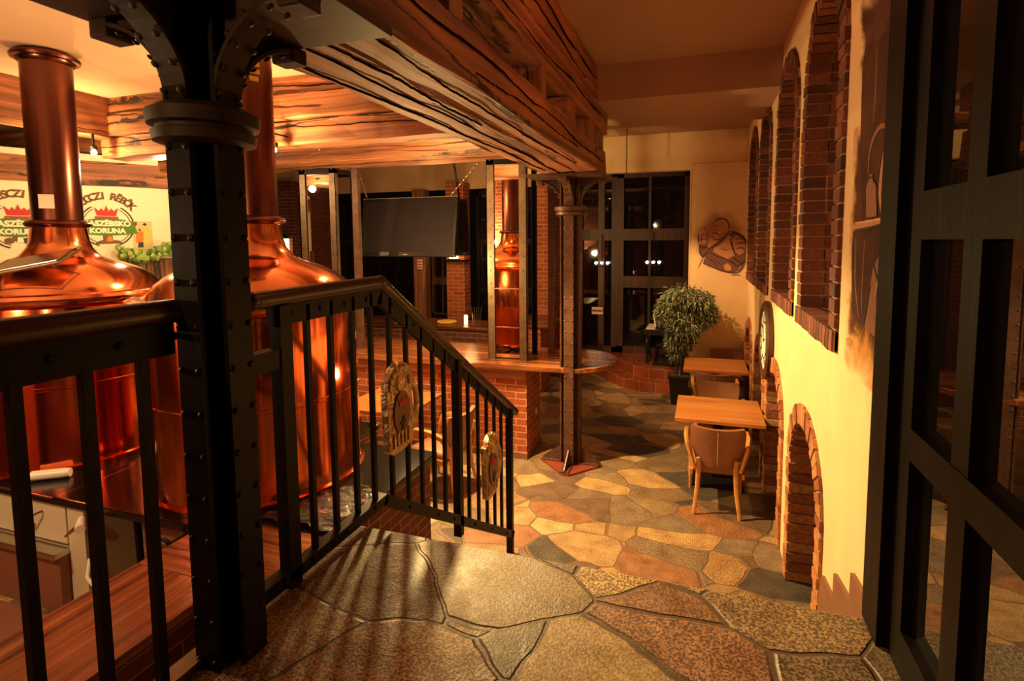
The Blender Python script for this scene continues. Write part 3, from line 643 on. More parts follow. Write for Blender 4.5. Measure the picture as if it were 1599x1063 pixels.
# ================================================================ COPPER KETTLES
def kettle(loc, label, hatch):
    t = thing('copper_kettle', label, 'brewing kettle', loc, group='copper brewing kettles')
    r = .686
    b = MB(); b.lathe([(r+.03, 0), (r+.03, .035), (r+.004, .04), (r, .06), (r, .62), (r+.006, .625), (r+.006, .645), (r, .65), (r, 1.22), (r*.99, 1.24)], 96); b.build('vessel', 'copper_body', t, True)
    b = MB(); b.lathe([(r*.97, 1.22), (r+.07, 1.25), (r+.10, 1.275), (r+.105, 1.30), (r+.09, 1.325), (r+.05, 1.335), (r+.0, 1.335), (r-.02, 1.33)], 96, cap=False); b.build('rim', 'copper', t, True)
    pr = []
    for i in range(19):
        a = (pi/2)*i/18; pr.append((.17+(r-.19)*cos(a)**.9 if i < 18 else .20, 1.33+.26*sin(a)))
    pr = [(r-.01, 1.33), (r-.03, 1.37), (r-.07, 1.42), (r-.13, 1.47), (r-.20, 1.51), (r-.28, 1.545), (r-.36, 1.575), (r-.42, 1.60), (.235, 1.635), (.21, 1.67), (.195, 1.72), (.185, 1.79), (.178, 1.84)]
    b = MB(); b.lathe(pr, 96, cap=False); b.build('dome', 'copper', t, True)
    b = MB(); b.lathe([(.178, 1.83), (.205, 1.84), (.218, 1.86), (.205, 1.88), (.175, 1.89)], 64, cap=False); b.build('neck_ring', 'copper_pipe', t, True)
    b = MB(); b.lathe([(.168, 1.88), (.165, 1.9), (.165, 3.13), (.18, 3.14), (.19, 3.16), (.215, 3.165), (.222, 3.185), (.21, 3.205), (.18, 3.215)], 64); b.build('chimney', 'copper_pipe', t, True)
    b = MB(); a = -1.25
    b.tube([((r)*cos(a), r*sin(a), .95), ((r+.05)*cos(a), (r+.05)*sin(a), .93), ((r+.05)*cos(a), (r+.05)*sin(a), .80), (r*cos(a), r*sin(a), .78)], .009, 8); b.build('handle', 'stain', t, True)
    if hatch:
        b = MB(); Rm = Matrix.Translation((.22, -.50, 1.50)) @ Matrix.Rotation(R(20), 4, 'X') @ Matrix.Rotation(R(35), 4, 'Z')
        b.box((-.02, -.13, .03), (.40, .16, .045), Rm, bev=.004); h = b.build('hatch', 'stain', t)
        b = MB(); b.tube([(-.05, -.16, .03), (.42, -.16, .03), (.44, .18, .03), (-.05, .18, .03)], .012, 8, closed=True, mat=Rm); b.build('hatch_frame', 'steel', h, True)
        b = MB(); b.box((-.62, -.12, .02), (-.08, .14, .04), Rm, bev=.004); b.tube([(-.06, -.16, .06), (-.7, -.18, .08)], .014, 8, mat=Rm); b.tube([(-.5, .12, .06), (-.7, .02, .1)], .03, 10, mat=Rm); b.build('hatch_lever', 'steel', h, True)
        b = MB(); c_ = Matrix.Rotation(R(-52), 4, 'Z')
        b.box((.167, -.05, 1.98), (.170, .05, 2.09), c_); b.build('label_plate', 'cream', t)
    else:
        b = MB()
        for k, (z, w_) in enumerate(((3.02, .05), (2.97, .06), (2.92, .05), (2.87, .05), (2.82, .03))):
            c_ = Matrix.Rotation(R(-28), 4, 'Z'); b.box((.164, -.03, z-.013), (.170, .01+w_*.5, z+.018), c_)
        b.build('label_strip', 'p_yellow', t)
    return t
kettle((-5.056, 3.002, .802), 'copper kettle with an open hatch and a cream plate on its chimney', True)
kettle((-3.098, 3.068, .802), 'copper kettle directly behind the black riveted column, with smooth dome', False)

# hops lying behind the kettle
b = MB(); rnd = random.Random(3)
for k in range(260):
    s_ = rnd.uniform(1.0, 1.62); c = Vector((s_, -.16+rnd.uniform(-.07, .06), 2.36+rnd.uniform(-.05, .09)+.05*sin(s_*9)))
    r_ = rnd.uniform(.016, .03); b.sphere(c, r_, sz=1.35, seg=6)
o = b.build('hop_garland', 'hop', None, True); tag(o, 'garland of green hops lying on the ledge below the framed poster', 'hops', kind='stuff', loc=(-7.469-.09, 3.9+.045, 0), rz=WR)

# ================================================================ EMBLEMS ON THE WALL
def emblem(s0, z0, arc_text, fig, label):
    t = thing('wall_emblem', label, 'emblem', (-7.559+tx*s0, 3.945+ty*s0, z0), WR, group='painted beer emblems')
    Y = -.003
    def prism(poly, name, mat, y=Y, d=.003):
        b = MB(); b.prism(poly, d, 'y', y-d); return b.build(name, mat, t)
    # ring halves
    for s_ in (-1, 1):
        for r_, w_ in ((.28, .016), (.245, .008)):
            A = [(s_*(r_*cos(R(a))), r_*sin(R(a))*.98-.0) for a in range(-70, 62, 6)]
            Bq = [(s_*((r_-w_)*cos(R(a))), (r_-w_)*sin(R(a))*.98) for a in range(60, -76, -6)]
            prism(A+Bq, 'ring', 'p_dark')
    top = [(-.25+.50*i/16, .060+.030*sin(pi*i/16)) for i in range(17)]
    bot = [(.25-.50*i/16, -.105-.020*sin(pi*i/16)) for i in range(17)]
    prism([(-.31, .05)]+top+[(.31, .05), (.285, -.02), (.31, -.10)]+bot+[(-.31, -.10), (-.285, -.02)], 'ribbon', 'p_green', Y-.003)
    text_obj('KASZËBSKÔ', .088, 'p_white', t, loc=(0, Y-.008, -.005), bold=.005)
    text_obj('KORUNA', .085, 'p_white', t, loc=(0, Y-.008, -.095), bold=.005)
    cr = [(-.095, .12), (.095, .12), (.12, .225), (.075, .18), (.05, .215), (.025, .18), (0, .25), (-.025, .18), (-.05, .215), (-.075, .18), (-.12, .225)]
    prism(cr, 'crown', 'p_red', Y-.003)
    prism([(-.12, .085), (.12, .085), (.115, .112), (-.115, .112)], 'crown_band', 'p_red', Y-.003)
    text_obj(arc_text, .12, 'p_brown', t, arc=(.30, 0, .03, *((140, 40) if len(arc_text) < 13 else (152, 28))), loc=(0, Y-.003, 0), bold=.005)
    if fig == 0:
        for cx_, cz_, r_ in ((-.09, -.17, .045), (-.02, -.14, .05), (.06, -.17, .045), (.11, -.2, .03)):
            prism([(cx_+r_*cos(a*pi/5), cz_+r_*.8*sin(a*pi/5)) for a in range(10)], 'grain', 'p_brown' if cx_ < 0 else 'p_dark', Y-.001*abs(cx_)*20)
        prism([(-.03, -.19), (.03, -.19), (.02, -.13), (-.02, -.13)], 'grain', 'p_white', Y-.006)
    else:
        prism([(-.14, -.235), (.15, -.225), (.11, -.19), (.05, -.18), (.04, -.10), (.015, -.065), (-.01, -.11), (-.05, -.125), (-.05, -.18), (-.1, -.2)], 'boat', 'p_brown')
        prism([(-.02, -.2), (.05, -.2), (.03, -.13), (0, -.13)], 'boat', 'p_orange', Y-.004)
    return t
emblem(.13, 2.71, 'KARTËSCZI MNICH', 0, 'painted emblem with red crown and green ribbon, partly hidden by the near chimney')
emblem(.93, 2.73, 'PÙCCZI RËBÔK', 1, 'painted emblem with fishing boat under the green ribbon, between chimney and poster')
t = thing('wall_poster', 'small poster of figures in orange and yellow clothes beside the emblem', 'poster', (-7.559+tx*1.29, 3.945+ty*1.29, 2.60), WR)
b = MB(); b.box((-.105, -.006, -.19), (.105, -.002, .19)); b.build('sheet', 'p_paper', t)
def pp(poly, mat, y=-.006): b = MB(); b.prism(poly, .003, 'y', y-.003); b.build('figure', mat, t)
pp([(-.08, -.08), (-.07, .03), (-.03, .07), (.01, .05), (.0, -.06), (-.03, -.10)], 'p_orange')
pp([(.0, -.09), (.01, .05), (0, .12), (.03, .15), (.06, .12), (.08, -.02), (.09, -.10)], 'p_yellow')
pp([(-.06, -.15), (-.05, -.08), (.0, -.08), (0, -.15)], 'p_dark'); pp([(.0, .15), (.03, .17), (.05, .15), (.03, .13)], 'p_dark', -.010); pp([(-.05, .07), (-.03, .10), (-.01, .07)], 'p_brown', -.010)
pp([(-.09, .14), (-.05, .14), (-.05, .17), (-.09, .17)], 'p_orange')

# ================================================================ TIMBERS
def timber(a, bb, label, axis, seed, name='timber_beam', amp=.009, mat=None, group=None):
    b = MB(); c = [(a[i]+bb[i])/2 for i in range(3)]; h = [(bb[i]-a[i])/2 for i in range(3)]
    b.box((-h[0], -h[1], -h[2]), (h[0], h[1], h[2]), bev=.012)
    o = b.build(name, mat or ('beam' if axis == 0 else 'beam_y' if axis == 1 else 'post')); wobble(o, amp, seed=seed, axis=axis)
    tag(o, label, 'beam', group, loc=c)
    return o
def crack(o, face, pos, wmax=.010, sd=1, a0=.02, a1=.98, other=None):
    """long wavering drying crack along a timber; face: 'b' underside, '-y' or '+x' side; pos: offset across that face"""
    vs_ = [v.co for v in o.data.vertices]; lo = [min(v[i] for v in vs_) for i in range(3)]; hi = [max(v[i] for v in vs_) for i in range(3)]
    ax = 0 if hi[0]-lo[0] > hi[1]-lo[1] else 1; L_ = hi[ax]-lo[ax]; rnd = random.Random(sd); n = int(L_/.06); A = []; B_ = []
    ph = [rnd.uniform(0, 6) for _ in range(4)]; jit = 0
    for i in range(n+1):
        u = a0+(a1-a0)*i/n; t = lo[ax]+u*L_; jit = jit*.8+rnd.uniform(-.004, .004)
        cpos = pos+.022*sin(t*1.1+ph[0])+.008*sin(t*5+ph[1])+jit; hw_ = max(.0008, wmax*(.45+.4*sin(t*1.7+ph[2])+.25*sin(t*7+ph[3]))*min(1, 8*(u-a0)/(a1-a0)+.05, 8*(a1-u)/(a1-a0)+.05))/2
        A.append((t, cpos-hw_)); B_.append((t, cpos+hw_))
    b = MB(); poly = A+B_[::-1]
    if face == 'b': q = [(p[0], p[1]) if ax == 0 else (p[1], p[0]) for p in poly]; b.prism(q, .012, 'z', lo[2]-.0025 if ax == 0 else lo[2]-.0025)
    elif face == '-y': b.prism(poly, .012, 'y', lo[1]-.0025)
    else: b.prism(poly, .012, 'x', hi[0]-.0095)
    b.build('crack', 'crackdark', o)
b1 = timber((-1.585, -1.2, 3.20), (-1.226, 5.79, 3.45), 'heavy bottom beam above the columns, half towards the kettles', 1, 1)
b2 = timber((-1.216, -1.2, 3.20), (-1.0, 5.79, 3.45), 'heavy bottom beam above the columns, half towards the passage', 1, 2)
b3 = timber((-1.55, -1.2, 3.655), (-1.0, 5.86, 3.85), 'middle timber of the stacked beam above the passage', 1, 3)
b4 = timber((-1.50, -1.2, 3.86), (-1.0, 5.36, 4.20), 'topmost timber of the stacked beam under the passage ceiling', 1, 4)
for i, (y, w_, g_) in enumerate(((.7, .25, 'over the landing'), (2.08, .14, 'near the black column capital'), (3.42, .12, 'next to the pale beam end'), (4.95, .3, 'near the far beam end'), (5.62, .1, 'at the far beam end'))):
    timber((-1.5, y, 3.45), (-1.02, y+w_, 3.655), 'short timber spacer between stacked beams '+g_, 0, 20+i, 'timber_spacer', .003, 'post')
# cross beams over the kettles
c1 = timber((-6.0, 4.1, 3.87), (-1.5, 4.40, 4.03), 'upper of the stacked cross beams behind the chimneys', 0, 6)
c2 = timber((-6.0, 4.08, 3.645), (-1.5, 4.40, 3.862), 'middle of the stacked cross beams behind the chimneys', 0, 7)
c3 = timber((-6.2, 4.14, 3.42), (-1.02, 4.42, 3.632), 'lamplit lower cross beam behind the chimneys', 0, 8)
c4 = timber((-7.0, 5.3, 3.45), (-1.55, 5.55, 3.69), 'lamplit cross beam above the brick bar', 0, 9)
timber((-7.0, 5.70, 3.455), (-1.55, 5.92, 3.52), 'thin dark timber above the mirror towers', 0, 19)
timber((-6.25, -1.5, 3.62), (-6.0, 4.4, 4.03), 'long timber beam beside the kettle ceiling opening', 1, 10)
timber((-7.6, 2.0, 3.66), (-6.3, 2.3, 3.95), 'short timber beam behind the kettle chimney near the emblem wall', 0, 12)
timber((-8.6, 4.5, 3.62), (-6.3, 4.75, 3.9), 'dark timber beam above the emblem wall', 0, 13)
crack(b1, 'b', .03, .011, 1); crack(b1, 'b', -.09, .006, 2, .3, .9); crack(b1, 'b', .12, .004, 3, .35, .6)
crack(b2, '+x', .02, .010, 4, .1, .97); crack(b2, 'b', .02, .006, 5, .4, .85); crack(b2, '+x', -.06, .004, 14, .5, .8)
crack(b3, '+x', -.01, .008, 6, .35, .95); crack(b4, '+x', .03, .010, 7, .3, .97); crack(b4, '+x', -.08, .006, 8, .5, .9)
crack(c1, '-y', -.02, .012, 9, .35, .95); crack(c2, '-y', .0, .006, 10, .1, .6); crack(c3, '-y', .04, .010, 11, .05, .9); crack(c4, '-y', .02, .006, 12, .1, .9); crack(c4, '-y', -.06, .004, 13, .3, .8)
b = MB(); b.tube([(-3.15, 5.30, 3.56), (-3.15, 5.285, 3.56)], .022, 14); 
b = MB(); b.tube([(.02*cos(a*pi/6), 0, .02*sin(a*pi/6)) for a in range(12)], .006, 6, closed=True); b.tube([(0, .02, 0), (0, 0, 0)], .009, 8); o = b.build('hook_ring', 'stain', None, True); tag(o, 'small round metal hook ring on the lamplit cross beam above the bar', 'hook', loc=(-4.33, 5.28, 3.60))

# ================================================================ RIVETED COLUMNS
def column(loc, z0, label, ztop=3.2, base=True, sc_=1.0, cap=.40):
    t = thing('riveted_column', label, 'column', loc, group='riveted iron columns')
    b = MB(); H = ztop-.035; a = .112*sc_; th = .012; fl = .058*sc_
    for s_ in (0, 1):
        for q in (-1, 1):
            if s_ == 0:
                b.box((min(0, q*a), -th, z0), (max(0, q*a), th, H)); b.box((q*a-.008, -fl, z0), (q*a+.008, fl, H))
            else:
                b.box((-th, min(0, q*a), z0), (th, max(0, q*a), H)); b.box((-fl, q*a-.008, z0), (fl, q*a+.008, H))
    for sx in (-1, 1):
        for sy in (-1, 1): b.box((min(sx*th, sx*.05), min(sy*th, sy*.05), z0), (max(sx*th, sx*.05), max(sy*th, sy*.05), H))
    z = z0+.12
    while z < H-.05:
        for q in (-1, 1):
            for e in (-.042*sc_, .042*sc_):
                b.dome((e, q*(a+.008), z), .011, (0, q, 0)); b.dome((q*(a+.008), e, z), .011, (q, 0, 0))
        z += .125
    b.build('shaft', 'colsteel' if base else 'iron', t)
    b = MB(); b.lathe([(r_*sc_, z_) for r_, z_ in [(.13, 2.775), (.175, 2.785), (.18, 2.81), (.165, 2.815), (.165, 2.825), (.19, 2.83), (.195, 2.865), (.17, 2.875), (.15, 2.885), (.10, 2.89)]], 40)
    b.build('collar', 'colsteel' if base else 'darkiron', t, True, 30)
    for k in range(4):
        b = MB(); Rm = Matrix.Rotation(k*pi/2, 4, 'Z'); r0, r1, zc, zt = .11*sc_, cap-.02, 2.89, ztop-.035
        N = 12; pin = []
        for i in range(N+1):
            a_ = pi-(pi/2)*i/N; pin.append((r1+(r1-r0)*cos(a_)*1.0, zc+(zt-zc-.015)*sin(a_)))
        poly = [(r0-.02, zc)]+pin+[(r1, zt), (r0-.02, zt)]
        b.prism(poly, .016, 'y', -.008, mat=Rm)
        for i in range(N):
            p, q = pin[i], pin[i+1]; b.bar(Rm @ Vector((p[0], 0, p[1])), Rm @ Vector((q[0], 0, q[1])), .085, .012, up_=Rm @ Vector((0.1, 0, 1)) if i < N-2 else (0, 0, 1))
        for i in range(1, N, 2):
            p = pin[i]
            for e in (-.03, .03): b.dome(Rm @ Vector((p[0]+.012, e, p[1]-.012)), .011, Rm.to_3x3() @ Vector((.7, 0, -.7)))
            b.dome(Rm @ Vector((p[0]-.035, -.008, p[1]+.03)), .012, Rm.to_3x3() @ Vector((0, -1, 0))); b.dome(Rm @ Vector((p[0]-.035, .008, p[1]+.03)), .012, Rm.to_3x3() @ Vector((0, 1, 0)))
        b.box((r1-.07, -.045, zt-.055), (r1+.0, .045, zt), Rm, bev=.008)
        b.build('bracket', 'colsteel' if base else 'darkiron', t)
    b = MB(); b.box((-cap, -cap*.9, ztop-.035), (cap, cap*.9, ztop-.003), bev=.004); b.build('top_plate', 'colsteel' if base else 'darkiron', t)
    if base:
        b = MB(); Rm = Matrix.Rotation(0, 4, 'Z')
        b.prism([(-.36, 0), (-.02, -.34), (.06, -.34), (.36, 0), (.06, .34), (-.02, .34)], .02, 'z', 0); b.build('base_plate', 'redbase', t)
        for k in range(4):
            b = MB(); Rm = Matrix.Rotation(k*pi/2, 4, 'Z')
            b.prism([(.10, .02), (.33, .02), (.33, .05), (.12, .20), (.10, .20)], .014, 'y', -.007, mat=Rm)
            b.box((.10, -.05, .02), (.33, .05, .035), Rm)
            for r_ in (.16, .21, .26, .30):
                for e in (-.035, .035): b.dome(Rm @ Vector((r_, e, .035)), .013, (0, 0, 1))
            b.build('foot_gusset', 'colsteel', t)
    return t
M['redbase'] = plain('red_base_plate', (.20, .035, .025), .4, var=.2)
column((-1.36, 5.66, 0), .02, 'brown riveted steel column through the round table leaf', sc_=.93)
column((-1.37, 1.20, 0), .02, 'black riveted iron column beside the railing, nearest of all columns', base=False, sc_=.74)
column((-6.55, 5.75, 0), .02, 'riveted column in the corner at the end of the emblem wall', ztop=3.18, base=False, cap=.3)

# ================================================================ RAILING
XR = -1.42
t = thing('iron_railing', 'black iron railing with handrail running from the column down the stairs', 'railing', (XR, 0, 0))
b = MB(); P0, P1, P2 = (0, 1.38, 2.305), (0, 2.12, 2.315), (0, 3.98, 1.115)
b.tube([P0, (0, 1.75, 2.31), P1], .032, 12, flat=.85); b.tube([P1, (0, 3.0, 1.74), P2], .032, 12, flat=.85); b.sphere(P1, .033, seg=12); b.sphere(P0, .034, seg=12)
b.build('handrail', 'rail', t, True)
b = MB()
sl = (1.115-2.315)/(3.98-2.12)
def zt(y): return 2.315+sl*(y-2.12) if y > 2.12 else 2.31
def zb(y): return 1.29+sl*(y-2.08) if y > 2.08 else 1.29
b.bar((0, 1.45, 2.245), (0, 2.12, 2.25), .02, .075); b.bar((0, 2.10, 2.255), (0, 3.90, zt(3.90)-.065), .02, .075)
for y in (1.55, 1.7, 1.85, 2.0, 2.2, 2.4, 2.6, 2.8, 3.0, 3.2, 3.4, 3.6, 3.8): b.dome((.010, y, zt(y)-.062), .012, (1, 0, 0))
b.build('top_flat_bar', 'iron', t)
b = MB(); b.bar((0, 1.45, 1.285), (0, 2.10, 1.29), .05, .045); b.bar((0, 2.08, 1.29), (0, 3.86, zb(3.86)), .05, .055)
for y in (1.6, 1.8, 2.0, 2.3, 2.6, 2.8, 3.1, 3.4, 3.7): b.dome((.025, y, zb(y)), .012, (1, 0, 0))
b.build('bottom_rail', 'iron', t)
for y, w_, z0_ in ((1.505, .055, 1.14), (2.905, .045, .66), (3.83, .04, 0)):
    b = MB(); b.box((-.025, y-w_/2, z0_), (.025, y+w_/2, zt(y)-.03)); b.build('post', 'iron', t)
for y in (1.633, 1.765, 1.905, 2.035, 2.182, 2.329, 2.469, 2.605, 2.734, 3.064, 3.217, 3.367, 3.51, 3.649):
    b = MB(); b.box((-.010, y-.010, zb(y)), (.010, y+.010, zt(y)-.04)); b.build('baluster', 'iron', t)
b = MB(); b.box((-.03, 1.26, 2.06), (.02, 1.5, 2.13)); b.build('column_clamp', 'iron', t)
b = MB(); b.box((-.03, 1.26, 1.26), (.02, 1.5, 1.31)); b.build('column_clamp', 'iron', t)
t = thing('iron_railing', 'black iron railing panel over the wooden cap, near side of the column', 'railing', (XR, 0, 0))
b = MB(); b.tube([(0, -.6, 2.305), (0, .3, 2.307), (0, 1.16, 2.31)], .034, 12, flat=.85); b.build('handrail', 'rail', t, True)
b = MB(); b.bar((0, -.6, 2.235), (0, 1.10, 2.24), .02, .10)
for y in (.2, .5, .66, .8, .95, 1.1): b.dome((.011, y, 2.24), .012, (1, 0, 0))
b.build('top_flat_bar', 'iron', t)
b = MB(); b.box((-.03, 1.155, 1.245), (.03, 1.185, 2.21)); b.box((-.03, -.6, 1.245), (.03, 1.185, 1.27)); b.build('frame', 'steel', t)
for y in (-.45, -.3, -.15, 0, .15, .30, .45, .595, .732, .874, 1.012):
    b = MB(); b.box((-.012, y-.012, 1.26), (.012, y+.012, 2.2)); b.build('baluster', 'iron', t)
def mug(y, z, s, label):
    """beer tankard cast in relief, fixed to the balusters; lies in the YZ plane and faces +X (towards the stairs)"""
    t = thing('tankard_plaque', label, 'plaque', (XR+.02, y, z), group='cast tankard plaques on the railing')
    out = [(-.10, -.20), (-.07, -.22), (.05, -.22), (.10, -.19), (.115, -.05), (.10, .06), (.115, .11), (.10, .165), (.05, .20), (0, .215), (-.06, .19), (-.105, .14), (-.115, .06), (-.105, -.06)]
    out = [(p[0]*s, p[1]*s) for p in out]
    b = MB(); b.prism(out, .035, 'x', 0); bmesh.ops.bevel(b.bm, geom=[e for e in b.bm.edges if len(e.link_faces) == 2 and e.calc_face_angle(0) > 1.2], offset=.008, segments=2, affect='EDGES')
    for k in range(5): b.box((.03, (-.075+.032*k)*s, -.19*s), (.045, (-.06+.032*k)*s, -.12*s), bev=.004)
    for k in range(9):
        a = pi*k/8; b.sphere((.035, .085*s*cos(a), (.11+.07*sin(a))*s), .024*s, sx=.7, seg=8)
    b.sphere((.035, 0, .12*s), .05*s, sx=.5, seg=10)
    b.build('tankard', 'bronze', t)
    b = MB(); b.tube([(.018, (.10+.075*sin(pi*k/12)**.6)*s, (.11-.28*k/12)*s) for k in range(13)], [.012+.004*sin(pi*k/12) for k in range(13)], 10); b.build('handle', 'bronze', t, True)
    b = MB(); b.prism([(.068*s*cos(a*pi/12), -.03*s+.105*s*sin(a*pi/12)) for a in range(24)], .012, 'x', .032); lb_ = b.build('oval_badge', 'badge', t)
    cr = [(-.03, .005), (.03, .005), (.036, .045), (.018, .025), (0, .05), (-.018, .025), (-.036, .045)]
    b = MB(); b.prism([(p[0]*s, p[1]*s) for p in cr], .004, 'x', .044); b.build('crown', 'p_red', lb_)
    gr = [(-.02, -.115), (-.005, -.095), (-.018, -.085), (-.028, -.07), (-.008, -.075), (-.004, -.055), (.012, -.05), (.01, -.065), (.028, -.07), (.014, -.085), (.024, -.10), (.008, -.10), (.012, -.12), (-.004, -.105)]
    b = MB(); b.prism([(p[0]*s, p[1]*s) for p in gr], .004, 'x', .044); b.build('griffin', 'p_dark', lb_)
    return t
mug(2.185, 1.715, 1.0, 'cast bronze beer tankard plaque fixed at the bend of the railing')
mug(3.34, .95, 1.05, 'cast bronze beer tankard plaque on the lower end of the stair railing')
mug(.46, 1.70, 1.0, 'cast bronze beer tankard plaque on the railing panel over the wooden cap')

# ================================================================ BAR
t = thing('brick_bar', 'long brick bar with polished wooden top and rounded table leaf', 'bar counter', (0, 0, 0))
sk_ = -.0
b = MB(); b.box((-5.6, 5.62, 0), (-1.87, 6.15, 1.06)); b.build('brick_base', 'brick', t)
b = MB(); b.box((-5.61, 5.60, 0), (-1.86, 6.17, .07)); b.build('plinth', 'skirt', t)
b = MB(); top = [(-5.7, 5.54), (-1.75, 5.52), (-1.45, 5.56)]
for i in range(0, 19):
    a = -pi/2+pi*i/18; top.append((-1.42+.50*cos(a), 6.10+.56*sin(a)))
top += [(-1.75, 6.62), (-5.7, 6.62)]
b.prism(top, .045, 'z', 1.06); b.build('bar_top', 'barwood', t)
b = MB(); b.box((-5.6, 5.60, .93), (-1.87, 5.62, 1.05)); b.build('timber_trim', 'beam', t)
for x_ in (-3.55, -4.9): b = MB(); b.box((x_, 5.58, 0), (x_+.14, 5.62, .93)); b.build('timber_stud', 'post', t)
b = MB(); b.box((-1.869, 5.95, .42), (-1.862, 6.02, .50)); b.dome((-1.862, 5.985, .46), .02, (1, 0, 0)); b.build('socket', 'cream', t)
def mirror_tower(x0, x1, y0, y1, label, back):
    t = thing('mirror_tower', label, 'mirror display', ((x0+x1)/2, (y0+y1)/2, 1.105), group='steel framed mirror towers on the bar')
    w_ = (x1-x0)/2; d_ = (y1-y0)/2; H = 2.345
    for sx in (-1, 1):
        for sy in (-1, 1):
            b = MB(); xa = sx*w_; ya = sy*d_; lw_ = .09 if sy < 0 else .07
            b.box((min(xa, xa-sx*lw_), min(ya, ya-sy*.006), 0), (max(xa, xa-sx*lw_), max(ya, ya-sy*.006), H)); b.box((min(xa, xa-sx*.006), min(ya, ya-sy*.06), 0), (max(xa, xa-sx*.006), max(ya, ya-sy*.06), H))
            z = .1
            while z < H: b.dome((xa-sx*.045, ya+(sy*.0), z), .009, (0, sy, 0)); b.dome((xa, ya-sy*.035, z), .008, (sx, 0, 0)); z += .16
            b.build('angle_post', 'steel' if sy < 0 else 'iron', t)
    b = MB(); b.box((-w_+.08, -d_+.02, 0.02), (w_-.08, -d_+.028, H-.06)); b.build('mirror', 'mirror', t)
    for z_ in (.84, .38): b = MB(); b.box((-w_+.08, -d_+.0, z_), (w_-.08, -d_+.03, z_+.01)); b.build('glass_shelf', 'stain', t)
    b = MB(); b.box((-w_, -d_, H-.06), (w_, d_, H)); b.build('head_plate', 'iron', t)
    return t
mirror_tower(-2.41, -1.92, 5.80, 6.22, 'steel framed mirror tower on the bar beside the brick corner', 0)
mirror_tower(-5.07, -4.51, 5.80, 6.22, 'steel framed mirror tower behind the copper dome', 0)
b = MB(); b.box((-4.30, 5.86, 1.105), (-4.215, 5.92, 3.46))
for k in range(14): b.dome((-4.256, 5.86, 1.25+.16*k), .009, (0, -1, 0))
tag(b.build('steel_post', 'colsteel'), 'slim riveted steel post between mirror tower and hanging screen', 'post')
b = MB(); b.box((-1.80, 6.28, 1.105), (-1.72, 6.34, 3.4)); tag(b.build('steel_post', 'colsteel'), 'slim dark steel post between mirror tower and riveted column', 'post')
# back counter
t = thing('back_counter', 'dark brick back counter with a polished dark top behind the bar', 'counter', (0, 0, 0))
b = MB(); b.box((-6.8, 8.25, 0), (-3.4, 8.7, 1.0)); b.build('brick_base', 'brick_dark', t)
b = MB(); b.box((-6.9, 8.15, 1.0), (-3.3, 9.0, 1.05), bev=.006); b.build('counter_top', 'capwood_x', t)
t = thing('brick_plinth', 'short lit brick plinth with dark shelf top near the round table leaf', 'plinth', (0, 0, 0))
b = MB(); b.box((-3.0, 8.2, 0), (-2.48, 8.72, 1.10)); b.build('brick_base', 'brick', t)
b = MB(); b.box((-3.1, 8.1, 1.10), (-2.3, 9.3, 1.15), bev=.006); b.build('shelf_top', 'capwood_x', t)
# bar clutter behind
def lantern(loc, s, label):
    t = thing('lantern', label, 'lantern', loc)
    b = MB(); b.box((-.07*s, -.07*s, 0), (.07*s, .07*s, .22*s)); b.build('lantern_glass', 'shadeglow', t)
    b = MB(); b.box((-.085*s, -.085*s, -.02), (.085*s, .085*s, 0)); b.lathe([(.11*s, .22*s), (.03*s, .30*s), (.012, .33*s)], 8); b.build('cap', 'iron', t)
    b = MB(); b.sphere((0, -.075*s, .06*s), .03*s, sz=1.3, sy=.4, seg=8); b.build('motif', 'iron', t)
lantern((-4.80, 9.80, 2.16), 1.0, 'glowing lantern on top of the lit orange brick pier')
pl = MB(); pl.box((-5.04, 9.7, 2.10), (-4.5, 9.9, 2.135)); tag(pl.build('shelf', 'iron'), 'dark shelf under the glowing lantern on the brick pier', 'shelf')
lantern((-9.1, 9.75, 2.20), 1.8, 'large glowing wall lantern behind the tall chimney')
b = MB(); b.lathe([(.035, 0), (.035, .15), (.02, .16)], 14); o = b.build('candle', 'shadeglow', None, True); tag(o, 'glowing candle on the back counter beside the orange brick pier', 'candle', loc=(-3.95, 8.5, 1.05))
b = MB(); b.lathe([(.16, 0), (.18, .02), (.17, .035), (.0001, .035)], 24); o = b.build('tray', 'p_yellow', None, True); tag(o, 'bright round tray on the back counter below the brick pier', 'tray', loc=(-4.35, 8.55, 1.05))
for i, (x_, m_, s_) in enumerate(((-5.25, 'white', .05), (-5.05, 'panel', .10), (-4.9, 'stain', .04))):
    b = MB(); b.box((-s_, -.04, 0), (s_, .04, .06), bev=.006); o = b.build('box', m_); tag(o, ['small white box on the back counter under the window', 'long brown box on the back counter under the window', 'small steel box on the back counter near the tray'][i], 'box', loc=(x_, 8.4, 1.05))
for i in range(5):
    b = MB(); b.tube([(0, 0, 0), (.02*(i-2), 0, .30)], .006, 6); o = b.build('tap_rod', 'stain', None, True); tag(o, 'thin steel rod standing on the counter behind the mirror tower', 'rod', 'thin rods behind the mirror tower', loc=(-3.85+.03*i, 8.6, 1.05))
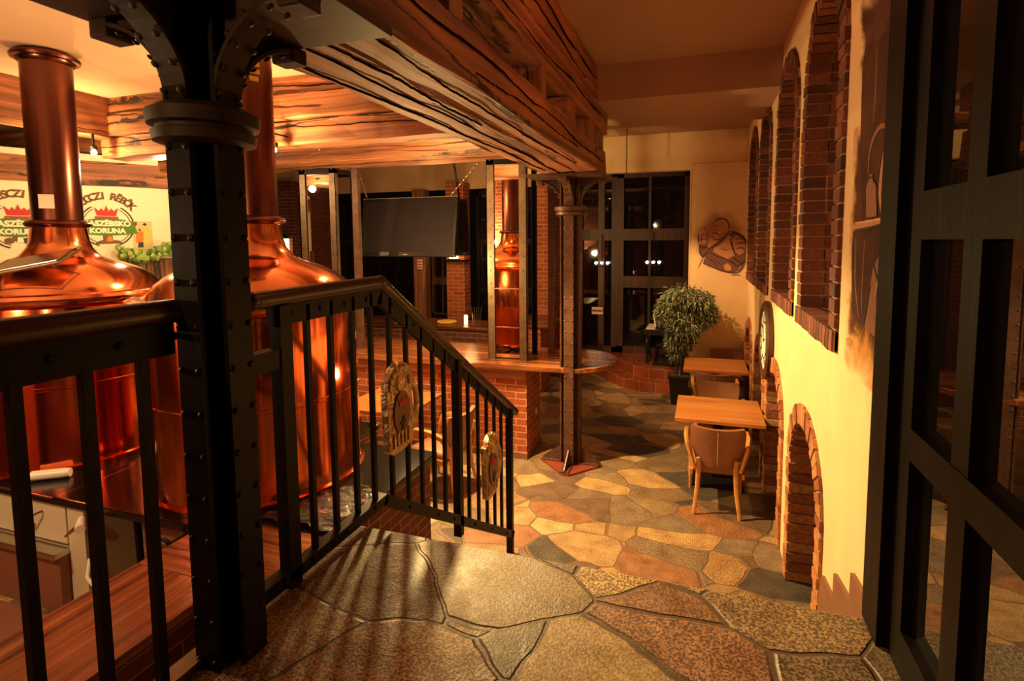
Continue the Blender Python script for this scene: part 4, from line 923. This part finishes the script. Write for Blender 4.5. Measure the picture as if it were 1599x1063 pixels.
# chandeliers reflected in the far glass, modelled as glowing bulbs on an arm
def chandelier_reflection(loc, label):
    t = thing('chandelier_reflection', label, 'chandelier_reflection', loc, group='modelled reflections of chandeliers in the far glazing')
    b = MB(); b.tube([(-.14, 0, 0), (0, 0, -.02), (.14, 0, 0)], .01, 6); b.tube([(0, 0, 0), (0, 0, .6)], .008, 6); b.build('arm', 'iron', t, True)
    for k in (-1, 0, 1):
        b = MB(); b.sphere((.11*k, 0, .05), .028, seg=8); b.build('bulb', 'bulb_reflection', t, True)
chandelier_reflection((-.86, 10.15, 2.05), 'modelled reflection of three bulbs in the tall window beside the plant')
chandelier_reflection((-1.83, 10.15, 2.03), 'modelled reflection of three bulbs in the glazed door')
b = MB(); b.box((-2.02, 10.145, 1.08), (-1.80, 10.15, 1.22)); q = b.build('door_sign', 'p_white'); tag(q, 'small red and white sign on the glazed door', 'sign')
b = MB(); b.box((-2.01, 10.14, 1.13), (-1.81, 10.145, 1.17)); b.build('stripe', 'p_red', q)
# hanging chain
b = MB()
for k in range(26):
    z = 4.18-k*.028; Rm = Matrix.Translation((0, 0, z)) @ Matrix.Rotation((k % 2)*pi/2, 4, 'Z')
    b.tube([(.010*cos(a*pi/4), 0, .020*sin(a*pi/4)) for a in range(8)], .003, 5, closed=True, mat=Rm)
b.lathe([(.04, 4.17), (.05, 4.2)], 12); o = b.build('hanging_chain', 'iron'); tag(o, 'thin black chain hanging from the passage ceiling', 'chain', loc=(-1.08, 8.0, 0))

# ================================================================ HANGING SCREENS
def tv(loc, rz, tilt, w_, h_, label):
    t = thing('hanging_screen', label, 'television', loc, rz, group='black flat screens hanging above the bar'); T = Matrix.Rotation(tilt, 4, 'X')
    b = MB(); b.box((-w_/2, -.025, -h_/2), (w_/2, .03, h_/2), T, bev=.008); b.box((-w_*.3, .03, -h_*.3), (w_*.3, .07, h_*.3), T, bev=.01); b.build('housing', 'black', t)
    b = MB(); b.box((-w_/2+.045, -.029, -h_/2+.06), (w_/2-.045, -.026, h_/2-.045), T); b.build('screen', 'screen', t)
    b = MB(); b.box((-.04, -.031, -h_/2+.02), (.04, -.027, -h_/2+.03), T); b.build('logo_strip', 'stain', t)
    b = MB(); b.box((-w_/2, -.028, h_/2-.004), (w_/2, -.02, h_/2+.002), T); b.build('top_edge', 'grey', t)
    return t
tv((-3.775, 6.34, 2.70), R(0), R(-9), 1.44, .80, 'large black flat screen hanging above the bar, facing the landing')
t2 = tv((-3.17, 6.72, 2.70), R(80), R(-3), .30, .78, 'black flat screen seen nearly edge on behind the large screen')
b = MB(); b.tube([(0, .02, .36), (-.17, 0, .95)], .014, 8); b.build('hanging_rod', 'iron', t2)
timber((-7.0, 6.46, 3.62), (-1.2, 6.62, 3.76), 'slim timber beam behind the mirror towers holding the hanging screen', 0, 31)
def chain(a, c, label):
    a = Vector(a); c = Vector(c); n = int((c-a).length/.034); b = MB(); q = Vector((0, 0, 1)).rotation_difference((c-a).normalized()).to_matrix().to_4x4()
    for k in range(n):
        Rm = Matrix.Translation(a+(c-a)*(k+.5)/n) @ q @ Matrix.Rotation((k % 2)*pi/2, 4, 'Z')
        b.tube([(.010*cos(p*pi/4), 0, .024*sin(p*pi/4)) for p in range(8)], .004, 5, closed=True, mat=Rm)
    tag(b.build('screen_chain', 'stain', None, True), label, 'chain', 'chains holding the hanging screen')
chain((-4.40, 6.32, 3.11), (-4.68, 6.50, 3.62), 'steel chain holding the hanging screen at its kettle side corner')
chain((-3.12, 6.32, 3.11), (-2.72, 6.50, 3.62), 'steel chain holding the hanging screen at its mirror tower side corner')

# ================================================================ TABLES AND CHAIRS
def table(loc, rz, label):
    t = thing('dining_table', label, 'table', loc, rz, 'square wooden dining tables')
    b = MB(); b.box((-.42, -.41, .715), (.42, .41, .75), bev=.004); b.build('tabletop', 'table', t)
    b = MB(); b.box((-.05, -.05, .03), (.05, .05, .70)); b.box((-.25, -.04, .69), (.25, .04, .715)); b.box((-.04, -.25, .69), (.04, .25, .715)); b.build('pedestal', 'iron', t)
    b = MB(); b.box((-.25, -.25, 0), (.25, .25, .03), bev=.008); b.build('base', 'iron', t); return t
tb = table((.20, 5.73, 0), 0, 'orange wooden table against the cream wall, in front of the armchair nearest the stairs')
dup(tb, (.215, 7.83, 0), 0, 'orange wooden table in the corner beside the potted plant')
dup(tb, (-3.25, 5.02, 0), 0, 'wooden table against the brick bar, seen through the railing')
def chair(loc, rz, label):
    """armchair facing +Y; backrest at -Y"""
    t = thing('armchair', label, 'chair', loc, rz, 'brown leather armchairs with oak frames')
    # seat
    b = MB(); b.box((-.22, -.20, .36), (.22, .26, .46), bev=.035); b.build('seat', 'leather', t, True, 60)
    # curved back
    b = MB(); N = 10; rows = []
    for j, z in enumerate((.44, .50, .60, .70, .78, .81)):
        wz = (.165, .19, .215, .235, .24, .225)[j]; row = []
        for i in range(N+1):
            u = -1+2*i/N; yy = -.235-.07*(z-.44)/.37+.055*u*u
            row.append((u*wz, yy, z+(.012*u*u if j == 5 else 0)))
        rows.append(row)
    F = [[b.bm.verts.new(p) for p in r_] for r_ in rows]; K = [[b.bm.verts.new((p[0]*.99, p[1]+.045, p[2])) for p in r_] for r_ in rows]
    for j in range(5):
        for i in range(N):
            b.bm.faces.new((F[j][i], F[j][i+1], F[j+1][i+1], F[j+1][i])); b.bm.faces.new((K[j][i], K[j+1][i], K[j+1][i+1], K[j][i+1]))
        b.bm.faces.new((F[j][0], F[j+1][0], K[j+1][0], K[j][0])); b.bm.faces.new((F[j][N], K[j][N], K[j+1][N], F[j+1][N]))
    for i in range(N): b.bm.faces.new((F[0][i], K[0][i], K[0][i+1], F[0][i+1])); b.bm.faces.new((F[5][i], F[5][i+1], K[5][i+1], K[5][i]))
    bmesh.ops.bevel(b.bm, geom=[e for e in b.bm.edges if len(e.link_faces) == 2 and e.calc_face_angle(0) > 1.0], offset=.012, segments=2, affect='EDGES')
    bk = b.build('backrest', 'leather', t, True, 60)
    b = MB(); b.tube([(0, -.238, .47), (0, -.27, .62), (0, -.302, .79)], .0035, 6); b.build('seam', 'seam', bk)
    for s_ in (-1, 1):
        b = MB(); b.tube([(s_*.20, -.285, 0), (s_*.17, -.235, .22), (s_*.16, -.215, .42), (s_*.165, -.235, .52)], [.016, .021, .024, .018], 8, flat=.75); b.build('leg', 'oak', t, True)
        b = MB(); b.tube([(s_*.235, .25, 0), (s_*.235, .235, .3), (s_*.24, .22, .56)], [.015, .02, .02], 8, flat=.75); b.build('leg', 'oak', t, True)
        b = MB(); b.tube([(s_*.24, .22, .54), (s_*.262, .20, .625), (s_*.272, .10, .655), (s_*.275, -.06, .655), (s_*.262, -.19, .62), (s_*.225, -.235, .52), (s_*.20, -.22, .42)], [.020, .024, .026, .026, .024, .02, .018], 8, flat=1.5, upv=(1, 0, 0)); b.build('armrest', 'oak', t, True)
        b = MB(); b.box((s_*.225-.012, -.20, .34), (s_*.225+.012, .24, .39)); b.build('side_rail', 'oak', t)
    return t
ch = chair((.175, 5.18, 0), 0, 'brown leather armchair at the first table, its back to the stairs')
dup(ch, (.22, 6.32, 0), pi, 'brown leather armchair between the tables, facing the stairs')
dup(ch, (.20, 7.23, 0), 0, 'brown leather armchair between the tables, facing the corner table')
dup(ch, (.40, 8.42, 0), pi, 'brown leather armchair in the corner behind the farthest table')
dup(ch, (-2.47, 4.72, 0), R(80), 'brown leather armchair beside the bar table, seen through the stair railing')
dup(ch, (-4.05, 5.0, 0), R(-90), 'brown leather armchair beside the bar table, mostly behind the kettle')

# round disc on the wall
t = thing('wall_disc', 'round dark rimmed clock hanging on the cream wall above the low arches', 'clock', (X0, 5.62, 1.52))
b = MB(); Rm = Matrix.Rotation(-pi/2, 4, 'Y'); b.lathe([(.0001, 0), (.37, 0), (.385, .02), (.385, .05), (.36, .065), (.30, .062), (.285, .045), (.0001, .045)], 48, mat=Rm); b.build('rim', 'framewood', t, True, 30)
b = MB(); b.lathe([(.285, .046), (.285, .050), (.0001, .050)], 40, mat=Rm); fc = b.build('face', 'p_white', t)
b = MB()
for k in range(12):
    a = k*pi/6; b.bar((-.052, .20*cos(a), .20*sin(a)), (-.052, .26*cos(a), .26*sin(a)), .018, .004, up_=(1, 0, 0))
b.lathe([(.19, .050), (.19, .053), (.175, .053), (.175, .050)], 32, cap=False, mat=Rm); b.build('numerals', 'p_dark', fc)
b = MB(); b.bar((-.056, 0, -.03), (-.056, .05, .14), .016, .004, up_=(1, 0, 0)); b.bar((-.058, 0, 0), (-.058, -.10, .02), .018, .004, up_=(1, 0, 0)); b.build('hand', 'p_dark', t)

# ================================================================ POTTED PLANT
t = thing('potted_ficus', 'bushy narrow leaved ficus in a square black pot beside the tiled steps', 'plant', (-.29, 8.30, 0))
b = MB(); b.hexa([(-.11, -.11, 0), (.11, -.11, 0), (.11, .11, 0), (-.11, .11, 0), (-.145, -.145, .43), (.145, -.145, .43), (.145, .145, .43), (-.145, .145, .43)]); b.box((-.16, -.16, .41), (.16, .16, .45), bev=.006); b.build('pot', 'pot', t)
b = MB(); b.box((-.14, -.14, .44), (.14, .14, .456)); b.build('soil', 'soil', t)
rnd = random.Random(11)
for k in range(4):
    a = k*1.6; b = MB(); b.tube([(.06*cos(a), .06*sin(a), .45), (.03*cos(a+1.5), .03*sin(a+1.5), .75), (.05*cos(a+3), .05*sin(a+3), 1.05), (.12*cos(a+4)+.05, .12*sin(a+4), 1.45)], [.016, .014, .012, .007], 7); b.build('trunk', 'bark', t, True)
b = MB()
blobs = [((.02, 0, 1.62), (.30, .30, .22)), ((.26, 0, 1.55), (.24, .26, .24)), ((-.14, 0, 1.42), (.22, .25, .26)), ((.06, -.05, 1.25), (.26, .26, .26)), ((.0, 0, 1.0), (.20, .2, .2)), ((-.03, 0, .78), (.10, .12, .13)), ((.36, 0, 1.40), (.16, .2, .2))]
def leaf(p, d, L_, w_):
    d = d.normalized(); sd = d.cross(Vector((rnd.uniform(-1, 1), rnd.uniform(-1, 1), 1))).normalized(); nn_ = sd.cross(d)
    v = [b.bm.verts.new(p), b.bm.verts.new(p+d*L_*.4+sd*w_-nn_*.004), b.bm.verts.new(p+d*L_-nn_*.02), b.bm.verts.new(p+d*L_*.4-sd*w_-nn_*.004), b.bm.verts.new(p+d*L_*.45+nn_*.006)]
    b.bm.faces.new((v[0], v[1], v[4])); b.bm.faces.new((v[1], v[2], v[4])); b.bm.faces.new((v[2], v[3], v[4])); b.bm.faces.new((v[3], v[0], v[4]))
for c_, r_ in blobs:
    for k in range(int(5200*r_[0]*r_[2]+60)*3):
        while True:
            q = Vector((rnd.uniform(-1, 1), rnd.uniform(-1, 1), rnd.uniform(-1, 1)))
            if .35 < q.length < 1: break
        p = Vector((c_[0]+q.x*r_[0], c_[1]+q.y*r_[1], c_[2]+q.z*r_[2]))
        d = Vector((q.x*.8+rnd.uniform(-.5, .5), q.y*.8+rnd.uniform(-.5, .5), rnd.uniform(-1.1, .25)))
        leaf(p, d, rnd.uniform(.07, .12), rnd.uniform(.007, .011))
b.build('foliage', 'leaf', t)
# ================================================================ TILED STEPS, PIANO
b = MB(); b.prism([(-2.75, 10.25), (-1.9, 9.75), (-1.28, 8.97), (-.92, 8.76), (-.19, 8.72), (-.19, 10.25)], .17, 'z', 0)
b.prism([(-2.4, 10.25), (-1.70, 10.0), (-1.1, 9.2), (-.84, 9.02), (-.19, 8.98), (-.19, 10.25)], .17, 'z', .17)
me = b.build('tiled_steps', 'terracotta'); tag(me, 'two terracotta tiled platform steps behind the potted plant', 'steps', kind='structure')
me.data.materials.append(M['terra_top'])
for p in me.data.polygons:
    if p.normal.z > .9: p.material_index = 1
t = thing('upright_piano', 'old black upright piano with turned leg on the tiled platform', 'piano', (-.60, 9.5, .34))
b = MB(); b.box((-.18, -.22, 0), (.40, .5, .06), bev=.01); b.box((.02, -.18, .06), (.36, .5, 1.12), bev=.012); b.box((-.02, -.2, 1.10), (.38, .5, 1.15), bev=.01); b.build('case', 'black', t)
b = MB(); b.box((-.34, -.18, .52), (.05, .5, .62), bev=.01); kb = b.build('key_bed', 'black', t)
b = MB(); b.box((-.30, -.14, .62), (-.14, .46, .63)); b.build('keys', 'white', kb)
for y_ in (-.12, .42):
    b = MB(); b.lathe([(.035, 0), (.02, .03), (.028, .08), (.018, .12), (.03, .22), (.042, .34), (.03, .42), (.02, .45), (.04, .48), (.04, .52)], 16, c=(-.28, y_, .0)); b.build('leg', 'black', t, True)
b = MB(); b.box((-.06, -.1, .68), (-.04, .3, .9), Matrix.Rotation(R(-8), 4, 'Y')); b.build('music_sheet', 'p_white', t)

# ================================================================ PAINTINGS ON THE WALLS
# polygons and brush strokes of the two wall paintings, in metres on their wall
R_POLY = [('painted_backdrop', 'm_dark', 0.0075, [(0.354, 3.311), (0.278, 3.31), (0.094, 3.277), (-0.063, 3.252), (-0.205, 3.234), (-0.248, 2.923), (-0.264, 2.806), (-0.237, 2.623), (-0.194, 2.577), (-0.008, 2.587), (0.292, 2.579), (0.361, 2.911), (0.377, 3.22)]), ('painted_backdrop', 'm_dark', 0.0075, [(0.415, 2.538), (-0.014, 2.547), (-0.098, 2.504), (0.092, 2.392), (0.161, 2.226), (0.189, 2.147), (0.306, 2.145), (0.381, 2.183), (0.423, 2.441)]), ('painted_robe', 'm_mid', 0.0085, [(-0.059, 2.511), (0.092, 2.392), (0.161, 2.226), (0.189, 2.147), (0.051, 2.126), (-0.115, 2.128), (-0.261, 2.106), (-0.257, 2.408), (-0.18, 2.436), (-0.105, 2.453)]), ('painted_arm', 'm_light', 0.0095, [(-0.243, 2.827), (-0.205, 2.78), (-0.149, 2.703), (-0.109, 2.631), (-0.072, 2.556), (-0.076, 2.498), (-0.136, 2.447), (-0.235, 2.405), (-0.257, 2.456), (-0.259, 2.621)]), ('painted_shelf', 'm_light', 0.0095, [(0.419, 2.567), (0.166, 2.575), (-0.067, 2.586), (-0.081, 2.566), (0.163, 2.554), (0.416, 2.545)]), ('painted_bottle', 'm_mid', 0.0095, [(0.217, 2.591), (0.241, 2.714), (0.211, 2.741), (0.21, 2.767), (0.147, 2.76), (0.139, 2.733), (0.093, 2.701), (0.073, 2.591)]), ('painted_bottle', 'm_light', 0.0095, [(0.035, 2.598), (0.071, 2.671), (0.066, 2.753), (0.03, 2.842), (-0.034, 2.842), (-0.094, 2.784), (-0.1, 2.695), (-0.072, 2.634), (-0.062, 2.596)]), ('painted_bottle', 'm_mid', 0.0105, [(0.012, 2.613), (0.037, 2.668), (0.03, 2.735), (0.007, 2.799), (-0.033, 2.793), (-0.066, 2.724), (-0.054, 2.648), (-0.029, 2.61)])]
R_STROKE = [('m_mid', 0.01, 0.022, [(0.22, 2.771), (0.209, 2.857), (0.161, 2.909), (0.085, 2.933), (0.016, 2.916), (-0.028, 2.852)]), ('m_ink', 0.012, 0.012, [(-0.059, 2.511), (-0.081, 2.465), (-0.13, 2.433), (-0.239, 2.4)]), ('m_ink', 0.012, 0.014, [(0.084, 2.403), (0.012, 2.327), (-0.054, 2.276)]), ('m_ink', 0.012, 0.016, [(-0.054, 2.276), (-0.14, 2.339), (-0.237, 2.393)]), ('m_ink', 0.012, 0.01, [(0.117, 2.318), (0.151, 2.227), (0.178, 2.141)]), ('m_ink', 0.012, 0.012, [(-0.065, 2.253), (-0.027, 2.18), (0.015, 2.118)]), ('m_ink', 0.012, 0.012, [(-0.222, 2.333), (-0.174, 2.228), (-0.109, 2.114)]), ('m_ink', 0.012, 0.01, [(-0.13, 2.287), (-0.104, 2.205), (-0.073, 2.147)]), ('m_ink', 0.012, 0.008, [(0.391, 2.538), (0.162, 2.549), (-0.074, 2.566)]), ('m_ink', 0.012, 0.007, [(0.218, 2.594), (0.241, 2.714), (0.211, 2.741), (0.21, 2.767)]), ('m_ink', 0.012, 0.007, [(0.073, 2.591), (0.093, 2.701), (0.139, 2.733), (0.147, 2.76)]), ('m_ink', 0.012, 0.012, [(0.222, 2.754), (0.136, 2.747)]), ('m_ink', 0.012, 0.007, [(0.035, 2.598), (0.071, 2.671), (0.066, 2.753), (0.03, 2.842)]), ('m_ink', 0.012, 0.007, [(-0.094, 2.784), (-0.1, 2.695), (-0.072, 2.634), (-0.062, 2.593)]), ('m_ink', 0.012, 0.012, [(0.031, 2.849), (-0.034, 2.842)]), ('m_ink', 0.012, 0.01, [(-0.243, 2.827), (-0.199, 2.775), (-0.143, 2.697), (-0.09, 2.613), (-0.066, 2.543)]), ('m_bright', 0.013, 0.006, [(0.103, 2.646), (0.116, 2.703)]), ('m_bright', 0.013, 0.008, [(-0.07, 2.749), (-0.079, 2.684), (-0.052, 2.635)]), ('m_bright', 0.013, 0.01, [(0.374, 2.573), (0.119, 2.576), (-0.048, 2.582)]), ('m_bright', 0.013, 0.012, [(-0.228, 2.753), (-0.192, 2.686), (-0.161, 2.615)]), ('m_bright', 0.013, 0.01, [(-0.028, 2.451), (0.009, 2.368), (0.046, 2.268)]), ('m_bright', 0.013, 0.01, [(-0.22, 2.272), (-0.189, 2.18), (-0.161, 2.124)]), ('m_mid', 0.0088, 0.02, [(-0.021, 3.243), (-0.02, 3.04), (-0.055, 2.854)]), ('m_mid', 0.0088, 0.012, [(0.177, 3.259), (0.174, 3.091), (0.188, 2.968)]), ('m_mid', 0.0088, 0.014, [(0.363, 2.506), (0.344, 2.316), (0.265, 2.167)]), ('m_mid', 0.0088, 0.01, [(0.229, 2.505), (0.237, 2.324), (0.226, 2.188)]), ('m_mid', 0.0088, 0.014, [(-0.155, 3.206), (-0.165, 3.061), (-0.181, 2.903)])]
M_POLY = [('painted_robe', 'm_robe', 0.006, [(-0.146, 0.022), (-0.009, 0.11), (0.155, 0.27), (0.264, 0.27), (0.374, 0.197), (0.422, 0.08), (0.429, -0.139), (0.347, -0.314), (0.21, -0.35), (0.086, -0.321), (-0.064, -0.27), (-0.212, -0.197), (-0.16, -0.051)]), ('painted_robe', 'm_light', 0.0075, [(0.018, 0.095), (0.155, 0.241), (0.21, 0.183), (0.21, 0.037), (0.251, -0.08), (0.155, -0.139), (0.032, -0.08), (-0.064, -0.022), (-0.05, 0.051)]), ('painted_sleeve', 'm_light', 0.0075, [(0.21, 0.168), (0.264, 0.234), (0.374, 0.175), (0.412, 0.066), (0.388, -0.036), (0.319, -0.08), (0.264, -0.036), (0.23, 0.066)]), ('painted_head', 'm_flesh2', 0.009, [(-0.05, 0.431), (0.032, 0.482), (0.114, 0.467), (0.148, 0.394), (0.134, 0.314), (0.086, 0.241), (0.018, 0.175), (-0.044, 0.175), (-0.085, 0.226), (-0.085, 0.285), (-0.075, 0.343), (-0.064, 0.387)]), ('painted_mug', 'm_light', 0.008, [(-0.286, 0.241), (-0.16, 0.256), (-0.163, 0.102), (-0.28, 0.088)]), ('painted_arm', 'm_robe', 0.007, [(-0.283, 0.095), (-0.16, 0.102), (-0.133, 0.022), (-0.187, -0.109), (-0.235, -0.095), (-0.276, -0.036)]), ('painted_hand', 'm_light', 0.0095, [(0.086, -0.241), (0.155, -0.197), (0.21, -0.27), (0.196, -0.321), (0.127, -0.321)])]
M_STROKE = [('m_ink', 0.011, 0.018, [(-0.044, 0.445), (0.018, 0.482), (0.1, 0.482), (0.144, 0.423), (0.152, 0.343)]), ('m_bright', 0.012, 0.02, [(0.032, 0.46), (0.1, 0.438), (0.127, 0.387), (0.117, 0.329)]), ('m_bright', 0.012, 0.016, [(-0.009, 0.27), (0.045, 0.285), (0.086, 0.329)]), ('m_ink', 0.012, 0.01, [(-0.071, 0.372), (-0.03, 0.387), (0.007, 0.369)]), ('m_ink', 0.012, 0.012, [(-0.078, 0.329), (-0.048, 0.307), (-0.016, 0.329)]), ('m_bright', 0.012, 0.01, [(-0.061, 0.351), (-0.075, 0.307), (-0.061, 0.285)]), ('m_ink', 0.012, 0.016, [(-0.085, 0.256), (-0.037, 0.27), (0.018, 0.241)]), ('m_bright', 0.012, 0.014, [(-0.05, 0.234), (-0.03, 0.197), (0.018, 0.205)]), ('m_ink', 0.012, 0.014, [(-0.078, 0.212), (-0.03, 0.165), (0.032, 0.175), (0.086, 0.234)]), ('m_ink', 0.012, 0.018, [(-0.133, 0.015), (-0.009, 0.11), (0.073, 0.175), (0.155, 0.285)]), ('m_ink', 0.012, 0.012, [(-0.078, 0.037), (0.032, 0.095), (0.127, 0.197)]), ('m_ink', 0.012, 0.022, [(0.155, 0.292), (0.264, 0.27), (0.36, 0.212), (0.418, 0.11), (0.431, -0.022)]), ('m_ink', 0.012, 0.02, [(0.182, 0.183), (0.21, 0.066), (0.251, -0.051)]), ('m_ink', 0.012, 0.016, [(0.264, 0.088), (0.333, 0.117), (0.401, 0.095)]), ('m_ink', 0.012, 0.014, [(0.251, 0.153), (0.319, 0.183), (0.388, 0.153)]), ('m_ink', 0.012, 0.016, [(0.264, 0.022), (0.347, 0.037), (0.408, 0.007)]), ('m_ink', 0.012, 0.024, [(0.429, -0.022), (0.423, -0.139), (0.347, -0.197), (0.264, -0.139), (0.21, -0.109)]), ('m_ink', 0.012, 0.02, [(0.141, -0.153), (0.21, -0.182), (0.292, -0.241), (0.388, -0.197)]), ('m_ink', 0.012, 0.018, [(-0.215, -0.204), (-0.064, -0.27), (0.086, -0.325), (0.21, -0.35), (0.333, -0.328), (0.422, -0.182)]), ('m_ink', 0.012, 0.014, [(-0.146, -0.022), (-0.037, -0.08), (0.073, -0.124), (0.155, -0.139)]), ('m_ink', 0.012, 0.012, [(-0.092, -0.139), (0.018, -0.197), (0.1, -0.255)]), ('m_ink', 0.012, 0.012, [(-0.16, -0.109), (-0.064, -0.182), (0.018, -0.255)]), ('m_ink', 0.012, 0.01, [(0.032, 0.037), (0.1, 0.007), (0.196, 0.022)]), ('m_ink', 0.012, 0.014, [(-0.29, 0.248), (-0.283, 0.095)]), ('m_ink', 0.012, 0.012, [(-0.16, 0.256), (-0.16, 0.095)]), ('m_ink', 0.012, 0.012, [(-0.289, 0.161), (-0.16, 0.175)]), ('m_bright', 0.012, 0.024, [(-0.276, 0.263), (-0.228, 0.285), (-0.167, 0.277)]), ('m_ink', 0.012, 0.01, [(-0.242, 0.241), (-0.239, 0.095)]), ('m_ink', 0.012, 0.034, [(-0.276, 0.08), (-0.228, 0.037), (-0.16, 0.051)]), ('m_ink', 0.012, 0.022, [(-0.276, 0.037), (-0.256, -0.051), (-0.215, -0.102), (-0.146, -0.022)]), ('m_ink', 0.012, 0.008, [(-0.208, -0.109), (-0.249, -0.197), (-0.283, -0.285)]), ('m_bright', 0.012, 0.01, [(0.1, -0.255), (0.141, -0.314)]), ('m_bright', 0.012, 0.01, [(0.134, -0.233), (0.169, -0.306)]), ('m_bright', 0.012, 0.01, [(0.169, -0.226), (0.196, -0.292)]), ('m_ink', 0.012, 0.012, [(0.21, -0.387), (0.292, -0.38), (0.347, -0.394)]), ('m_bright', 0.012, 0.008, [(0.21, -0.036), (0.155, 0.015), (0.127, 0.022)]), ('m_bright', 0.012, 0.01, [(0.319, -0.299), (0.36, -0.241)])]
def stroke(pts, w_, axis, off, mat, parent, name='brush_stroke'):
    """tapering brush stroke lying in a wall plane"""
    P = [Vector((p[0], p[1])) for p in pts]; Q = []
    for i in range(len(P)-1):
        a = P[max(i-1, 0)]; b_ = P[i]; c_ = P[i+1]; d = P[min(i+2, len(P)-1)]
        for k in range(5):
            t_ = k/5; Q.append(.5*((2*b_)+(c_-a)*t_+(2*a-5*b_+4*c_-d)*t_*t_+(3*b_-a-3*c_+d)*t_**3))
    Q.append(P[-1]); n = len(Q); A = []; B_ = []
    for i, q in enumerate(Q):
        tg = (Q[min(i+1, n-1)]-Q[max(i-1, 0)]); tg = tg.normalized() if tg.length > 1e-6 else Vector((1, 0)); nn_ = Vector((-tg.y, tg.x)); u = i/(n-1)
        h_ = w_/2*(.25+.75*sin(pi*min(1, max(0, u*.9+.08))))*(1+.15*sin(i*2.1)); A.append(q+nn_*h_); B_.append(q-nn_*h_)
    b = MB(); b.prism([tuple(v) for v in A+B_[::-1]], .0012, axis, -off-.0012); return b.build(name, mat, parent)
def flatmesh(name, mat, parent, pts, uvs=True):
    b = MB(); vs_ = [b.bm.verts.new(p) for p in pts]; f = b.bm.faces.new(vs_); uv = b.bm.loops.layers.uv.new('UVMap')
    for lp, u in zip(f.loops, ((0, 0), (1, 0), (1, 1), (0, 1))): lp[uv].uv = u
    return b.build(name, mat, parent)
# painting on the right wall: shelf with bottles and a robed figure
t = thing('wall_painting', 'dark brown painting of bottles on a shelf and a robed figure beside the glazed door', 'wall painting', (X0, 2.3, 0))
def wq(y0, z0, y1, z1, mat, off, name='paint_wash'): return flatmesh(name, mat, t, [(-off, y0, z0), (-off, y1, z0), (-off, y1, z1), (-off, y0, z1)])
wq(-.75, 1.90, .50, 3.0, 'm_ochre', .003); wq(-.80, 2.00, .48, 3.55, 'm_umber', .0045)
def ws(poly, mat, off=.008, name='figure'): b = MB(); b.prism(poly, .002, 'x', -off-.002); return b.build(name, mat, t)
# (y is relative to 2.3: +y lies to the left in the picture)
for nm_, m_, o_, p_ in R_POLY: ws(p_, m_, o_-.002, nm_)
for m_, o_, w_, p_ in R_STROKE: stroke(p_, w_, 'x', o_-.002, m_, t)
# painting of a monk with a mug on the back wall
t = thing('wall_painting', 'sepia painting of a bearded monk raising a mug above the corner table', 'wall painting', (.24, 8.8, 2.35))
flatmesh('paint_wash', 'm_rose', t, [(-.38, -.003, -.35), (.41, -.003, -.35), (.41, -.003, .62), (-.38, -.003, .62)])
def ms_(poly, mat, off=.006, name='figure'): b = MB(); b.prism(poly, .002, 'y', -off-.002); return b.build(name, mat, t)
for nm_, m_, o_, p_ in M_POLY: ms_(p_, m_, o_-.002, nm_)
for m_, o_, w_, p_ in M_STROKE: stroke(p_, w_, 'y', o_-.002, m_, t)

# ================================================================ GLAZED DOOR beside the landing
XD = .60
t = thing('door_1', 'dark wooden glazed door folded back beside the landing', 'door', (XD, 0, L), kind='structure')
b = MB(); b.box((-.06, 1.80, .0), (.06, 1.95, 2.9)); b.build('door_jamb', 'darkwood', t)
yA, yB = 1.80, -.4
b = MB()
b.box((-.03, 1.70, .0), (.05, 1.80, 2.9)); b.box((-.03, yB, 0), (.05, 1.70, .13)); b.box((-.03, yB, 1.26), (.05, 1.70, 1.39)); b.box((-.03, yB, 2.3), (.05, 1.7, 2.9)) if False else None
for (ya, yb) in ((1.375, 1.46), (.98, 1.07), (.5, .6)): b.box((-.027, ya, .13), (.047, yb, 2.9))
b.box((-.03, yB, .64), (.05, 1.70, .73))
b.build('door_leaf', 'darkwood', t)
b = MB(); b.box((.000, yB, .05), (.006, 1.75, 2.9)); b.build('glass', 'doorglass', t)

# ================================================================ LAMPS THAT SHOW
def spot(loc, label, big=1.0, h=.16, arm=0):
    t = thing('spot_lamp', label, 'lamp', loc, group='small spot lamps on the beams')
    b = MB(); b.sphere((0, 0, 0), .022*big, seg=12); b.build('bulb', 'bulb', t, True)
    b = MB(); b.lathe([(.03, .03), (.035, .06), (.012, .08), (.012, h)], 14, c=(0, 0, 0))
    if arm: b.tube([(0, 0, h-.01), (0, arm, h-.01)], .008, 8)
    b.build('socket', 'iron', t, True)
spot((-6.0, 3.93, 3.44), 'lit spot lamp beside the near copper chimney', 1.2, h=.19)
spot((-3.72, 3.96, 3.34), 'lit spot lamp hidden behind the second copper chimney', arm=.19)
spot((-2.45, 4.95, 3.80), 'lit spot lamp behind the lamplit cross beam', h=.235)
